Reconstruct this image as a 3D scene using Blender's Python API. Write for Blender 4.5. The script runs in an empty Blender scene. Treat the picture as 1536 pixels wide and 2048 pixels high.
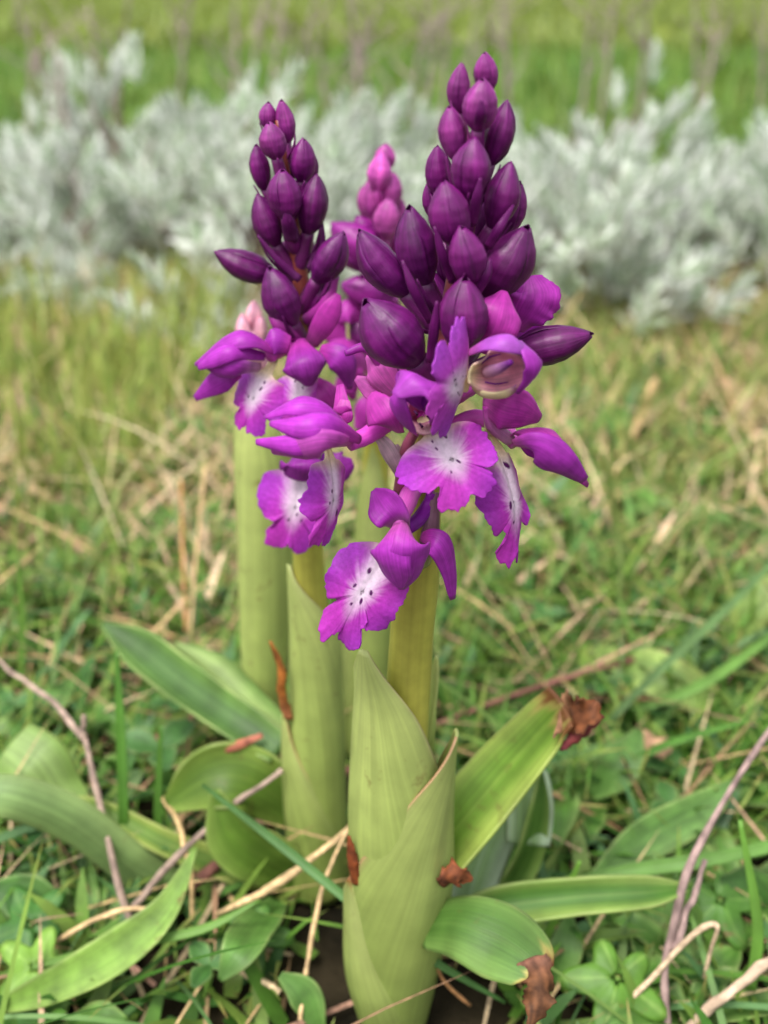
import bpy, math, random
import numpy as np
from mathutils import Vector

SC = bpy.context.scene
COL = SC.collection
RNG = np.random.default_rng(7)
random.seed(7)

# ------------------------------------------------------------------ camera
CAM_H, PITCH, FPX = 0.178, math.radians(26.0), 2162.0
cam_d = bpy.data.cameras.new('camera'); cam = bpy.data.objects.new('camera', cam_d)
COL.objects.link(cam); SC.camera = cam
cam.location = (0, 0, CAM_H); cam.rotation_euler = (math.pi/2 - PITCH, 0, 0)
cam_d.sensor_fit = 'VERTICAL'; cam_d.sensor_height = 36.0; cam_d.sensor_width = 27.0
cam_d.lens = 36.0*FPX/2048.0
cam_d.clip_start = 0.01; cam_d.clip_end = 2000
cam_d.dof.use_dof = True; cam_d.dof.focus_distance = 0.152; cam_d.dof.aperture_fstop = 15.5

# ------------------------------------------------------------------ light
SUN_EL, SUN_AZ = math.radians(64), math.radians(215)     # azimuth clockwise from +Y: behind the camera, to its left
w = bpy.data.worlds.new('World'); SC.world = w; w.use_nodes = True
nt = w.node_tree; bg = nt.nodes['Background']
sky = nt.nodes.new('ShaderNodeTexSky'); sky.sky_type = 'NISHITA'; sky.sun_disc = False
sky.sun_elevation = SUN_EL; sky.sun_rotation = SUN_AZ; sky.dust_density = 4.0; sky.air_density = 1.0; sky.ozone_density = 1.0
hs = nt.nodes.new('ShaderNodeHueSaturation'); hs.inputs['Saturation'].default_value = 0.35   # thin even cloud: a whitish sky
nt.links.new(sky.outputs[0], hs.inputs['Color']); nt.links.new(hs.outputs[0], bg.inputs[0])
bg.inputs[1].default_value = 0.12
sd = bpy.data.lights.new('sun', 'SUN'); sd.energy = 1.35; sd.angle = math.radians(20); sd.color = (1.0, 0.975, 0.94)
sun = bpy.data.objects.new('sun', sd); COL.objects.link(sun)
sdir = Vector((math.sin(SUN_AZ)*math.cos(SUN_EL), math.cos(SUN_AZ)*math.cos(SUN_EL), math.sin(SUN_EL)))
sun.rotation_euler = sdir.to_track_quat('Z', 'Y').to_euler(); sun.location = (0, 0, 3)
SC.view_settings.view_transform = 'Standard'; SC.view_settings.look = 'None'
SC.view_settings.exposure = 1.25; SC.view_settings.gamma = 1.0; SC.view_settings.use_curve_mapping = False

# ------------------------------------------------------------------ points
cp, sp = math.cos(PITCH), math.sin(PITCH)
EYE = np.array([0, 0, CAM_H])
def ray(x, y):
    return np.array([(x-768)/FPX, cp + sp*(1024-y)/FPX, -sp + cp*(1024-y)/FPX])
def PY(x, y, Y):                      # real point at horizontal distance Y
    d = ray(x, y); return EYE + d*(Y/d[1])
def PZ(x, y, z):                      # real point at height z
    d = ray(x, y); return EYE + d*((z-CAM_H)/d[2])
def depth(p): return float((p-EYE) @ np.array([0, cp, -sp]))
def m_per_px(p): return depth(p)/FPX
def nrm(v):
    v = np.asarray(v, float); return v/max(1e-12, np.linalg.norm(v))
def V(nx, toward, up): return nrm((nx, -toward, up))

def lin(r, g, b):
    f = lambda c: c/12.92 if c <= 0.04045 else ((c+0.055)/1.055)**2.4
    return np.array([f(r/255), f(g/255), f(b/255)])

# ------------------------------------------------------------------ mesh helpers
def catmull(P, n):
    P = np.asarray(P, float)
    if P.ndim == 1: P = P[:, None]
    k = len(P)
    if k == 2:
        t = np.linspace(0, 1, n)[:, None]; return P[0]*(1-t)+P[1]*t
    E = np.vstack([2*P[0]-P[1], P, 2*P[-1]-P[-2]])
    u = np.linspace(0, k-1, n); i = np.minimum(u.astype(int), k-2); t = (u-i)[:, None]
    a, b, c, d = E[i], E[i+1], E[i+2], E[i+3]
    return 0.5*((2*b)+(c-a)*t+(2*a-5*b+4*c-d)*t*t+(3*b-a-3*c+d)*t**3)

def make_mesh(name, verts, faces, cols=None, uvs=None, smooth=True):
    me = bpy.data.meshes.new(name)
    verts = np.asarray(verts, np.float32)
    if isinstance(faces, np.ndarray) and faces.ndim == 2:
        nf, k = faces.shape
        me.vertices.add(len(verts)); me.vertices.foreach_set('co', verts.ravel())
        me.loops.add(nf*k); me.loops.foreach_set('vertex_index', faces.ravel().astype(np.int32))
        me.polygons.add(nf); me.polygons.foreach_set('loop_start', np.arange(0, nf*k, k, dtype=np.int32))
        me.update(calc_edges=True)
    else:
        me.from_pydata([tuple(v) for v in verts], [], [tuple(int(i) for i in f) for f in faces])
    if cols is not None:
        at = me.color_attributes.new('Col', 'FLOAT_COLOR', 'POINT')
        c4 = np.ones((len(verts), 4), np.float32); c4[:, :3] = np.clip(cols, 0, 1)
        at.data.foreach_set('color', c4.ravel())
    if uvs is not None:
        uvl = me.uv_layers.new(name='UVMap')
        li = np.empty(len(me.loops), np.int32); me.loops.foreach_get('vertex_index', li)
        uvl.data.foreach_set('uv', np.asarray(uvs, np.float32)[li].ravel())
    me.validate()
    if smooth: me.polygons.foreach_set('use_smooth', np.ones(len(me.polygons), bool))
    me.update()
    return me

def grid_faces(nu, nv, closed=False):
    i, j = np.meshgrid(np.arange(nu-1), np.arange(nv if closed else nv-1), indexing='ij')
    j2 = (j+1) % nv
    return np.stack([i*nv+j, i*nv+j2, (i+1)*nv+j2, (i+1)*nv+j], -1).reshape(-1, 4)

def link(name, me, mat, parent=None, thick=0):
    o = bpy.data.objects.new(name, me); COL.objects.link(o)
    if not me.materials: me.materials.append(mat)
    if parent is not None: o.parent = parent
    if thick:
        m = o.modifiers.new('thickness', 'SOLIDIFY'); m.thickness = thick; m.offset = 0
    return o
def tag(o, label=None, cat=None, group=None, kind=None):
    if label: o['label'] = label
    if cat: o['category'] = cat
    if group: o['group'] = group
    if kind: o['kind'] = kind
    return o
def empty(name, loc):
    o = bpy.data.objects.new(name, None); COL.objects.link(o); o.location = tuple(loc)
    o.empty_display_size = 0.01
    return o

def hnoise(*a):                        # smooth pseudo-noise from sines
    s = 0
    for k, x in enumerate(a): s = s + np.sin(x*(1.7+k*0.61)+k*1.3)*0.5 + np.sin(x*(4.1+k)+2.2*k)*0.3
    return s/len(a)

def sheet_data(pts, hw, n, cup=0.0, nu=22, nv=13, cf=None, ruffle=0.0, rk=9.0, seed=0, cren=0.0, twist=0.0, v_fold=0.0):
    """leaf-like surface along 3-D points; hw half widths in metres; n facing vector(s)"""
    rs = np.random.default_rng(seed); ph = rs.random(6)*6.28
    C = catmull(pts, nu); W = np.maximum(catmull(hw, nu)[:, 0], 1e-6)
    cu = catmull(cup if np.ndim(cup) else [cup, cup], nu)[:, 0]
    n = np.asarray(n, float); N0 = catmull(n, nu) if n.ndim == 2 else np.repeat(n[None], nu, 0)
    T = np.gradient(C, axis=0); T /= np.linalg.norm(T, axis=1)[:, None]+1e-12
    N = N0-(N0*T).sum(1)[:, None]*T; N /= np.linalg.norm(N, axis=1)[:, None]+1e-12
    B = np.cross(T, N)
    if twist:
        a = np.linspace(0, twist, nu)[:, None]; N, B = N*np.cos(a)+B*np.sin(a), B*np.cos(a)-N*np.sin(a)
    u = np.linspace(0, 1, nu)[:, None]; v = np.linspace(-1, 1, nv)[None]
    phi = np.where(np.abs(cu) < 1e-3, 1e-3, cu)[:, None]
    Wm = W[:, None]*np.ones_like(v)
    if cren: Wm = Wm*(1+cren*(np.sin(rk*2.3*u*3+ph[0]+np.sign(v))*0.6+np.sin(rk*5.1*u*3+ph[1]+2*np.sign(v))*0.4)*np.abs(v)**3)
    lat = Wm*np.sin(phi*v)/phi; nor = Wm*(np.cos(phi*v)-1)/phi
    if v_fold: nor = nor - Wm*np.abs(v)*v_fold
    if ruffle:
        nor = nor+Wm*ruffle*v**2*(np.sin(rk*u*3+ph[2]+1.5*np.sign(v))+0.5*np.sin(rk*u*6.3+ph[3]+v))
    P = C[:, None]+B[:, None]*lat[..., None]+N[:, None]*nor[..., None]
    U = np.repeat(u, nv, 1); Vv = np.repeat(v, nu, 0)
    cols = cf(U.ravel(), Vv.ravel()) if cf else None
    uv = np.stack([Vv.ravel()*0.5+0.5, U.ravel()], -1)
    return P.reshape(-1, 3), grid_faces(nu, nv), cols, uv

def sheet(name, pts, hw, n, mat, parent=None, origin=(0, 0, 0), thick=0.0003, **k):
    P, F, c, uv = sheet_data(pts, hw, n, **k)
    return link(name, make_mesh(name, P-np.asarray(origin), F, c, uv), mat, parent, thick)

def tube_data(pts, rad, n=16, m=10, cf=None, lump=0.0, seed=0):
    C = catmull(pts, n); R = np.maximum(catmull(rad, n)[:, 0], 1e-6)
    T = np.gradient(C, axis=0); T /= np.linalg.norm(T, axis=1)[:, None]+1e-12
    ref = np.array([0.31, -0.9, 0.3]) if abs(T[0] @ nrm((0.31, -0.9, 0.3))) < 0.9 else np.array([1, 0, 0])
    N = ref-(T @ ref)[:, None]*T; N /= np.linalg.norm(N, axis=1)[:, None]
    B = np.cross(T, N); th = np.linspace(0, 2*np.pi, m, endpoint=False)
    rr = R[:, None]*np.ones(m)[None]
    if lump:
        rs = np.random.default_rng(seed); ph = rs.random(4)*6
        uu = np.linspace(0, 1, n)[:, None]
        rr = rr*(1+lump*(np.sin(uu*23+ph[0]+th)*0.5+np.sin(uu*51+ph[1]-2*th)*0.5))
    P = C[:, None]+rr[..., None]*(N[:, None]*np.cos(th)[None, :, None]+B[:, None]*np.sin(th)[None, :, None])
    P = np.vstack([P.reshape(-1, 3), C[:1], C[-1:]])
    F = [tuple(f) for f in grid_faces(n, m, True)]
    a, b = n*m, n*m+1
    F += [(a, (j+1) % m, j) for j in range(m)]+[(b, (n-1)*m+j, (n-1)*m+(j+1) % m) for j in range(m)]
    u = np.concatenate([np.repeat(np.linspace(0, 1, n), m), [0, 1]]); v = np.concatenate([np.tile(np.linspace(0, 1, m), n), [0.5, 0.5]])
    return P, F, (cf(u, v) if cf else None), np.stack([v, u], -1)
def tube(name, pts, rad, mat, parent=None, origin=(0, 0, 0), **k):
    P, F, c, uv = tube_data(pts, rad, **k)
    return link(name, make_mesh(name, P-np.asarray(origin), F, c, uv), mat, parent)

def ramp(t, stops):
    xs = [s[0] for s in stops]; cs = np.array([s[1] for s in stops])
    return np.stack([np.interp(t, xs, cs[:, i]) for i in range(3)], -1)
def sstep(a, b, x):
    t = np.clip((x-a)/(b-a), 0, 1); return t*t*(3-2*t)

# ------------------------------------------------------------------ materials (all procedural; pigment comes in the Col attribute)
def mat_plant(name, rough=0.5, transl=0.25, nscale=900.0, namp=0.25, bump=0.15, vein=0.0, vfreq=90.0, spec=0.4, hue=0.0, sheen=0.0, objvar=0.0, fleck=0.0):
    m = bpy.data.materials.new(name); m.use_nodes = True; t = m.node_tree; L = t.links.new; N = t.nodes.new
    p = t.nodes['Principled BSDF']; out = t.nodes['Material Output']
    at = N('ShaderNodeAttribute'); at.attribute_name = 'Col'
    tc = N('ShaderNodeTexCoord')
    no = N('ShaderNodeTexNoise'); no.inputs['Scale'].default_value = nscale; no.inputs['Detail'].default_value = 4
    L(tc.outputs['Object'], no.inputs['Vector'])
    mr = N('ShaderNodeMapRange'); mr.inputs[1].default_value = 0.3; mr.inputs[2].default_value = 0.7
    mr.inputs[3].default_value = 1-namp; mr.inputs[4].default_value = 1+namp*0.8
    L(no.outputs['Fac'], mr.inputs[0])
    mul = N('ShaderNodeVectorMath'); mul.operation = 'SCALE'; L(at.outputs['Color'], mul.inputs[0]); L(mr.outputs[0], mul.inputs['Scale'])
    col = mul.outputs[0]; height = no.outputs['Fac']
    if vein:
        uv = N('ShaderNodeUVMap'); sx = N('ShaderNodeSeparateXYZ'); L(uv.outputs[0], sx.inputs[0])
        dn = N('ShaderNodeTexNoise'); dn.inputs['Scale'].default_value = 60.0; L(tc.outputs['Object'], dn.inputs['Vector'])
        cx = N('ShaderNodeCombineXYZ'); a1 = N('ShaderNodeMath'); a1.operation = 'MULTIPLY'; L(sx.outputs[0], a1.inputs[0]); a1.inputs[1].default_value = vfreq*0.45
        a2 = N('ShaderNodeMath'); a2.operation = 'MULTIPLY_ADD'; L(sx.outputs[1], a2.inputs[0]); a2.inputs[1].default_value = 1.6; L(dn.outputs['Fac'], a2.inputs[2])
        oi0 = N('ShaderNodeObjectInfo'); a3 = N('ShaderNodeMath'); a3.operation = 'MULTIPLY'; L(oi0.outputs['Random'], a3.inputs[0]); a3.inputs[1].default_value = 50
        L(a1.outputs[0], cx.inputs[0]); L(a2.outputs[0], cx.inputs[1]); L(a3.outputs[0], cx.inputs[2])
        sn = N('ShaderNodeTexNoise'); sn.inputs['Scale'].default_value = 1.0; sn.inputs['Detail'].default_value = 3; L(cx.outputs[0], sn.inputs['Vector'])
        vr = N('ShaderNodeMapRange'); vr.inputs[1].default_value = .3; vr.inputs[2].default_value = .7; vr.inputs[3].default_value = 1-vein*1.6; vr.inputs[4].default_value = 1+vein
        L(sn.outputs['Fac'], vr.inputs[0])
        m2 = N('ShaderNodeVectorMath'); m2.operation = 'SCALE'; L(col, m2.inputs[0]); L(vr.outputs[0], m2.inputs['Scale']); col = m2.outputs[0]
        hh = N('ShaderNodeMath'); hh.operation = 'MULTIPLY_ADD'; L(sn.outputs['Fac'], hh.inputs[0]); hh.inputs[1].default_value = 0.8; L(no.outputs['Fac'], hh.inputs[2]); height = hh.outputs[0]
    if fleck:
        fn = N('ShaderNodeTexNoise'); fn.inputs['Scale'].default_value = 420; fn.inputs['Detail'].default_value = 5; L(tc.outputs['Object'], fn.inputs['Vector'])
        fb = N('ShaderNodeTexNoise'); fb.inputs['Scale'].default_value = 55; L(tc.outputs['Object'], fb.inputs['Vector'])
        fs = N('ShaderNodeMath'); fs.operation = 'MULTIPLY'; L(fn.outputs['Fac'], fs.inputs[0]); L(fb.outputs['Fac'], fs.inputs[1])
        fr = N('ShaderNodeMapRange'); fr.inputs[1].default_value = .36; fr.inputs[2].default_value = .44; fr.inputs[4].default_value = fleck; L(fs.outputs[0], fr.inputs[0])
        fm = N('ShaderNodeMix'); fm.data_type = 'RGBA'; L(fr.outputs[0], fm.inputs[0]); L(col, fm.inputs[6]); fm.inputs[7].default_value = (.16, .09, .03, 1); col = fm.outputs[2]
    if objvar:
        oi = N('ShaderNodeObjectInfo'); r2 = N('ShaderNodeMapRange'); r2.inputs[3].default_value = 1-objvar; r2.inputs[4].default_value = 1+objvar
        L(oi.outputs['Random'], r2.inputs[0])
        m3 = N('ShaderNodeVectorMath'); m3.operation = 'SCALE'; L(col, m3.inputs[0]); L(r2.outputs[0], m3.inputs['Scale']); col = m3.outputs[0]
    L(col, p.inputs['Base Color']); p.inputs['Roughness'].default_value = rough
    p.inputs['Specular IOR Level'].default_value = spec
    if sheen: p.inputs['Sheen Weight'].default_value = sheen
    if bump:
        b = N('ShaderNodeBump'); b.inputs['Strength'].default_value = bump; b.inputs['Distance'].default_value = 0.0004
        L(height, b.inputs['Height']); L(b.outputs[0], p.inputs['Normal'])
    if transl:
        tr = N('ShaderNodeBsdfTranslucent'); L(col, tr.inputs[0]); mx = N('ShaderNodeMixShader'); mx.inputs[0].default_value = transl
        L(p.outputs[0], mx.inputs[1]); L(tr.outputs[0], mx.inputs[2]); L(mx.outputs[0], out.inputs[0])
    return m
M = dict(
    petal=mat_plant('petal_skin', 0.42, 0.45, 700, 0.16, 0.10, vein=0.13, vfreq=60, spec=0.3, sheen=0.04),
    lip=mat_plant('lip_skin', 0.48, 0.42, 1600, 0.14, 0.30, spec=0.3, sheen=0.04),
    bud=mat_plant('bud_skin', 0.42, 0.10, 600, 0.28, 0.28, vein=0.18, vfreq=40, spec=0.36),
    stalk=mat_plant('stalk_skin', 0.4, 0.0, 500, 0.1, 0.1, vein=0.08, vfreq=60),
    sheath=mat_plant('sheath_leaf', 0.38, 0.30, 130, 0.16, 0.22, vein=0.075, vfreq=120, spec=0.5, fleck=.5),
    leaf=mat_plant('green_leaf', 0.5, 0.25, 120, 0.26, 0.3, vein=0.13, vfreq=80, spec=0.35, fleck=.35),
    wither=mat_plant('withered_leaf', 0.7, 0.15, 500, 0.6, 0.8, spec=0.3),
    herb=mat_plant('herb_leaf', 0.5, 0.3, 200, 0.35, 0.4, vein=0.16, vfreq=40, spec=0.4, fleck=.8),
    grass=mat_plant('grass_blades', 0.5, 0.35, 120, 0.25, 0.0, spec=0.35),
    straw=mat_plant('dry_straw', 0.7, 0.05, 700, 0.45, 0.5, spec=0.3),
    silver=mat_plant('silver_leaf', 0.85, 0.25, 150, 0.2, 0.0, spec=0.15, sheen=0.4, objvar=0.16),
    wood=mat_plant('woody_stem', 0.85, 0.0, 300, 0.5, 0.3, spec=0.2),
)
def mat_ground():
    m = bpy.data.materials.new('meadow_ground'); m.use_nodes = True; t = m.node_tree; L = t.links.new; N = t.nodes.new
    p = t.nodes['Principled BSDF']; p.inputs['Roughness'].default_value = 0.95; p.inputs['Specular IOR Level'].default_value = 0.1
    tc = N('ShaderNodeTexCoord')
    n1 = N('ShaderNodeTexNoise'); n1.inputs['Scale'].default_value = 2.2; n1.inputs['Detail'].default_value = 8
    n2 = N('ShaderNodeTexNoise'); n2.inputs['Scale'].default_value = 60; n2.inputs['Detail'].default_value = 6
    sep = N('ShaderNodeSeparateXYZ'); L(tc.outputs['Object'], sep.inputs[0])
    L(tc.outputs['Object'], n1.inputs[0]); L(tc.outputs['Object'], n2.inputs[0])
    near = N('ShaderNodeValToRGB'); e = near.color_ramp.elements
    e[0].position = 0.3; e[0].color = (0.007, 0.006, 0.003, 1); e[1].position = 0.75; e[1].color = (0.045, 0.034, 0.018, 1)  # brown soil, darkened further: occlusion under the plants is put into the colour
    far = N('ShaderNodeValToRGB'); e = far.color_ramp.elements
    e[0].position = 0.3; e[0].color = (0.09, 0.13, 0.018, 1); e[1].position = 0.72; e[1].color = (0.19, 0.21, 0.06, 1)
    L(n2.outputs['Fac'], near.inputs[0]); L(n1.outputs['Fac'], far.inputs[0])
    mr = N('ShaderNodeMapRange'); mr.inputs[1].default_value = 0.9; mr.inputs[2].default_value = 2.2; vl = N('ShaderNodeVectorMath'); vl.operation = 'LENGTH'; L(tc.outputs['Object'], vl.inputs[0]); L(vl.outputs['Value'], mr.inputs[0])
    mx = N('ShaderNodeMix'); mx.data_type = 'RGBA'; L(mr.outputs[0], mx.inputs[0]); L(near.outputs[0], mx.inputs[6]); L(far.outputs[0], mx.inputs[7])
    L(mx.outputs[2], p.inputs['Base Color'])
    b = N('ShaderNodeBump'); b.inputs['Strength'].default_value = 0.6; b.inputs['Distance'].default_value = 0.01; L(n2.outputs['Fac'], b.inputs['Height']); L(b.outputs[0], p.inputs['Normal'])
    return m
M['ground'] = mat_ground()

# ------------------------------------------------------------------ ground
def build_ground():
    n = 140
    a = np.linspace(-1, 1, n); s = np.sign(a)*(np.abs(a)**4*300+np.abs(a)*1.2)
    X, Y = np.meshgrid(s, s, indexing='ij')
    D = np.hypot(X, Y)
    Z = (hnoise(X*9, Y*9)*0.004*np.clip(D/0.3, 0, 1)-0.002)
    Z = np.where(D > 3, -0.01, Z)
    P = np.stack([X, Y, Z], -1).reshape(-1, 3)
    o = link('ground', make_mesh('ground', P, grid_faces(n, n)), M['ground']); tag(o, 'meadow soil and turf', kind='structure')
    del o['label']
build_ground()

# ------------------------------------------------------------------ scattered blades as one mass
def blades(name, label, base, length, width, az, lean, curl, cols, mat, segs=5, tipcol=None, tipfrom=0.6, cat='grass'):
    n = len(base); t = np.linspace(0, 1, segs)
    az = az[:, None]; ang = lean[:, None]+curl[:, None]*t[None]       # angle from vertical
    ds = length[:, None]/(segs-1)
    hx = np.concatenate([np.zeros((n, 1)), np.cumsum(np.sin(ang[:, :-1])*ds, 1)], 1)
    hz = np.concatenate([np.zeros((n, 1)), np.cumsum(np.cos(ang[:, :-1])*ds, 1)], 1)
    wz = np.maximum(hz+base[:, 2:3], 0.0012)
    C = np.stack([base[:, :1]+hx*np.cos(az), base[:, 1:2]+hx*np.sin(az), wz], -1)
    roll = RNG.uniform(-0.6, 0.6, (n, 1))
    S = np.stack([-np.sin(az)*np.cos(roll), np.cos(az)*np.cos(roll), np.sin(roll)], -1)
    prof = np.interp(t, [0, 0.3, 0.75, 1], [0.7, 1, 0.7, 0.04])
    Wd = width[:, None]*prof[None]
    Lp = C-S*Wd[..., None]/2; Rp = C+S*Wd[..., None]/2
    P = np.stack([Lp, Rp], 2).reshape(-1, 3)
    i = np.arange(segs-1); q = np.stack([2*i, 2*i+1, 2*i+3, 2*i+2], -1)
    F = (q[None]+(np.arange(n)*2*segs)[:, None, None]).reshape(-1, 4)
    c = np.repeat(cols[:, None, :], segs, 1)
    if tipcol is not None:
        k = sstep(tipfrom, 1.0, t)[None, :, None]*RNG.random((n, 1, 1)); c = c*(1-k)+tipcol*k
    c = np.repeat(c, 2, 1).reshape(-1, 3)
    o = link(name, make_mesh(name, P, F, c), mat); tag(o, label, cat, kind='stuff')
    return o

ORCHID_AT = [(0.0015, 0.144, 0.020), (-0.011, 0.18, 0.018), (-0.004, 0.215, 0.013), (-0.023, 0.207, 0.013)]
def scatter(n, y0, y1, margin=0.06, power=1.0, avoid=True, x0=None, x1=None):
    Y = y0+(y1-y0)*RNG.random(n)**power
    half = 0.40*(Y*cp+CAM_H*sp)+margin
    X = RNG.uniform(-1, 1, n)*half
    if x0 is not None: X = RNG.uniform(x0, x1, n)
    keep = np.ones(n, bool)
    if avoid:
        for ax, ay, r in ORCHID_AT: keep &= np.hypot(X-ax, Y-ay) > r
    P = np.stack([X, Y, np.zeros(n)-0.001], -1)
    return P[keep]
def pick(n, *cs):
    cs = np.array(cs); k = RNG.integers(0, len(cs), n); f = RNG.random((n, 1))
    k2 = RNG.integers(0, len(cs), n)
    return (cs[k]*f+cs[k2]*(1-f))*RNG.uniform(0.75, 1.2, (n, 1))
G1, G2, G3, G4 = lin(98, 142, 52), lin(66, 112, 36), lin(128, 158, 66), lin(150, 168, 84)
ST1, ST2, ST3 = lin(190, 160, 112), lin(158, 124, 88), lin(205, 180, 140)
R = RNG.uniform

def patch(b, sgn, k=.55):
    q = hnoise(b[:, 0]*34+1, b[:, 1]*29)+.6*hnoise(b[:, 0]*11, b[:, 1]*13+2)
    return b[RNG.random(len(b)) < np.clip(.55+sgn*q*1.6*k, .12, 1)]
def thin(b, ys, ks):
    return b[RNG.random(len(b)) < np.interp(b[:, 1], ys, ks)]
def meadow():
    # turf close by, kept low where it would stand before the orchids
    b = patch(scatter(19000, 0.09, 0.75, power=0.85), 1); n = len(b)
    cap = np.interp(b[:, 1], [0.09, 0.16, 0.22, 0.35, .7], [0.012, 0.020, 0.032, 0.040, .042])
    blades('turf_grass', 'short green turf grass around the orchids', b, cap*R(0.5, 1.15, n), R(0.0006, 0.0017, n), R(0, 6.28, n), R(0.1, 1.2, n), R(0.1, 1.2, n), pick(n, G1, G2, G3, G4)*(1-(b[:, 1:2] > .3)*.4)+(b[:, 1:2] > .3)*.4*pick(n, G4, lin(176, 180, 112), lin(164, 166, 100)), M['grass'], tipcol=lin(196, 158, 100), tipfrom=0.7)
    b = thin(patch(scatter(12500, 0.10, 0.78, power=0.9), -1, .9), [.1, .2, .3, .8], [.22, .34, 1, 1]); n = len(b)
    blades('fallen_straw', 'matted tan straw lying between the turf grass', b, R(0.015, 0.06, n), R(0.0005, 0.0014, n), R(0, 6.28, n), R(0.8, 1.5, n), R(-0.1, 0.5, n), pick(n, ST1, ST2, ST3, lin(170, 130, 108)), M['straw'], segs=4, cat='straw')
    b = patch(scatter(5000, 0.27, 0.66, power=0.9), -1, 1.0); n = len(b)
    blades('dead_turf', 'dead pinkish tan leaves matted in the dry turf', b, R(0.010, 0.032, n), R(0.0016, 0.0036, n), R(0, 6.28, n), R(0.5, 1.4, n), R(0, 0.6, n), pick(n, lin(216, 188, 156), lin(204, 168, 142), ST3, lin(190, 160, 126)), M['straw'], segs=4, cat='straw')
    b = thin(scatter(6500, 0.09, 0.62, power=0.9), [.1, .18, .25, .32, .6], [.3, .4, .9, .8, .4]); n = len(b)
    cap = np.interp(b[:, 1], [0.09, 0.16, 0.25], [0.007, 0.011, 0.015])
    blades('small_leaves', 'small oval green leaves of low ground herbs', b, cap*R(0.6, 1.3, n), R(0.003, 0.0065, n), R(0, 6.28, n), R(0.4, 1.2, n), R(0.1, 0.7, n), pick(n, G2, G1, G3, lin(80, 130, 70))*np.interp(b[:, 1:2], [.12, .3], [.62, 1]), M['herb'], segs=6, cat='ground cover')  # nearer leaves get darker pigment, standing for shade around the orchid bases
    b = scatter(3600, 0.10, 0.55, power=0.9); n = len(b)
    cap = np.interp(b[:, 1], [0.1, 0.16, 0.25, .5], [0.014, 0.020, 0.026, .024])
    blades('narrow_leaves', 'narrow pointed green leaves between the turf grass', b, cap*R(0.6, 1.2, n), R(0.0022, 0.0042, n), R(0, 6.28, n), R(0.3, 1.1, n), R(0.2, 0.9, n), pick(n, G2, G1, G3, lin(96, 140, 84)), M['herb'], segs=6, cat='ground cover')
    b = patch(scatter(800, 0.28, 0.62), -1); n = len(b)
    blades('long_straw', 'long pale dry grass stems arching over the turf', b, R(0.03, 0.075, n), R(0.0006, 0.0014, n), R(0, 6.28, n), R(0.5, 1.2, n), R(0.1, 0.8, n), pick(n, ST3, ST1, lin(216, 196, 160)), M['straw'], segs=7, cat='straw')
    b = scatter(420, 0.095, 0.42, power=0.8); b = b[~((np.abs(b[:, 0]+.002) < .03) & (b[:, 1] < .15))]; n = len(b)
    blades('long_grass', 'long thin green grass blades arching low over the turf', b, R(0.03, 0.065, n), R(0.0007, 0.0016, n), R(0, 6.28, n), R(0.7, 1.1, n), R(0.2, 0.9, n), pick(n, G1, G2, G3, lin(100, 140, 84)), M['grass'], segs=9, tipcol=lin(180, 150, 90), tipfrom=.8)
    # yellow green tuft field on the left, before the silver shrubs
    b = patch(scatter(4600, 0.34, 0.60, x0=-0.36, x1=-0.075, power=0.8), 1); n = len(b)
    blades('tufted_grass', 'taller yellow green tufted grass with dry orange tips before the shrubs', b, R(0.024, 0.060, n), R(0.0009, 0.0020, n), R(0, 6.28, n), R(0.0, 0.5, n), R(0.0, 0.8, n), pick(n, G4, G4, G3, lin(170, 182, 92)), M['grass'], segs=6, tipcol=lin(206, 168, 96), tipfrom=0.72)
    b = scatter(1500, 0.36, 0.62, x0=0.05, x1=0.36); n = len(b)
    blades('mixed_grass', 'thin green and tan grass in dry turf under the shrubs', b, R(0.012, 0.032, n), R(0.0009, 0.0018, n), R(0, 6.28, n), R(0.1, 0.9, n), R(0.0, 0.9, n), pick(n, G3, G4, ST1, ST3), M['grass'], tipcol=lin(210, 160, 100))
    # the same turf carries on to both sides
    b = scatter(14000, -0.1, 1.6, avoid=False); b[:, 0] = np.sign(b[:, 0])*(0.40*(np.maximum(b[:, 1], 0)*cp+CAM_H*sp)+.05+R(0, .7, len(b))**1.3); n = len(b)
    blades('outer_turf', 'mixed green and straw turf beside the orchid patch', b, R(0.015, 0.05, n), R(0.001, 0.003, n), R(0, 6.28, n), R(0.2, 1.2, n), R(0.1, 1.0, n), pick(n, G1, G2, G3, G4, ST1, ST3), M['grass'])
    # open meadow beyond
    b = scatter(16000, 0.8, 3.2, margin=0.3, power=0.8, avoid=False); n = len(b)
    blades('meadow_grass', 'green meadow grass behind the shrubs', b, R(0.03, 0.075, n), R(0.003, 0.006, n), R(0, 6.28, n), R(0.1, 0.8, n), R(0, 0.9, n), pick(n, G3, lin(132, 146, 74), G1, G2), M['grass'], segs=4)
    b = scatter(30000, 3.0, 26, margin=1.0, power=1.2, avoid=False); n = len(b)
    blades('far_meadow_grass', 'far green meadow with yellowish patches', b, R(0.05, 0.12, n), R(0.012, 0.028, n), R(0, 6.28, n), R(0.2, 0.9, n), R(0, 0.8, n), pick(n, lin(118, 134, 56), lin(126, 146, 66), lin(140, 152, 82), lin(136, 148, 58)), M['grass'], segs=4)
meadow()

# ------------------------------------------------------------------ orchids
PURP, MAG, PINK, DEEP = np.array([.50, .045, .53]), np.array([.58, .050, .46]), np.array([.72, .14, .57]), np.array([.24, .014, .33])
LILAC, CREAM, WHITE, PALE = np.array([.52, .11, .62]), np.array([.80, .68, .42]), np.array([.82, .68, .80]), np.array([.66, .36, .56])
BUD_D, BUD_M, BUD_L = np.array([.080, .004, .076]), np.array([.125, .006, .110]), np.array([.25, .024, .21])
SHE_L, SHE_D = lin(190, 200, 122), lin(154, 174, 86)

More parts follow.
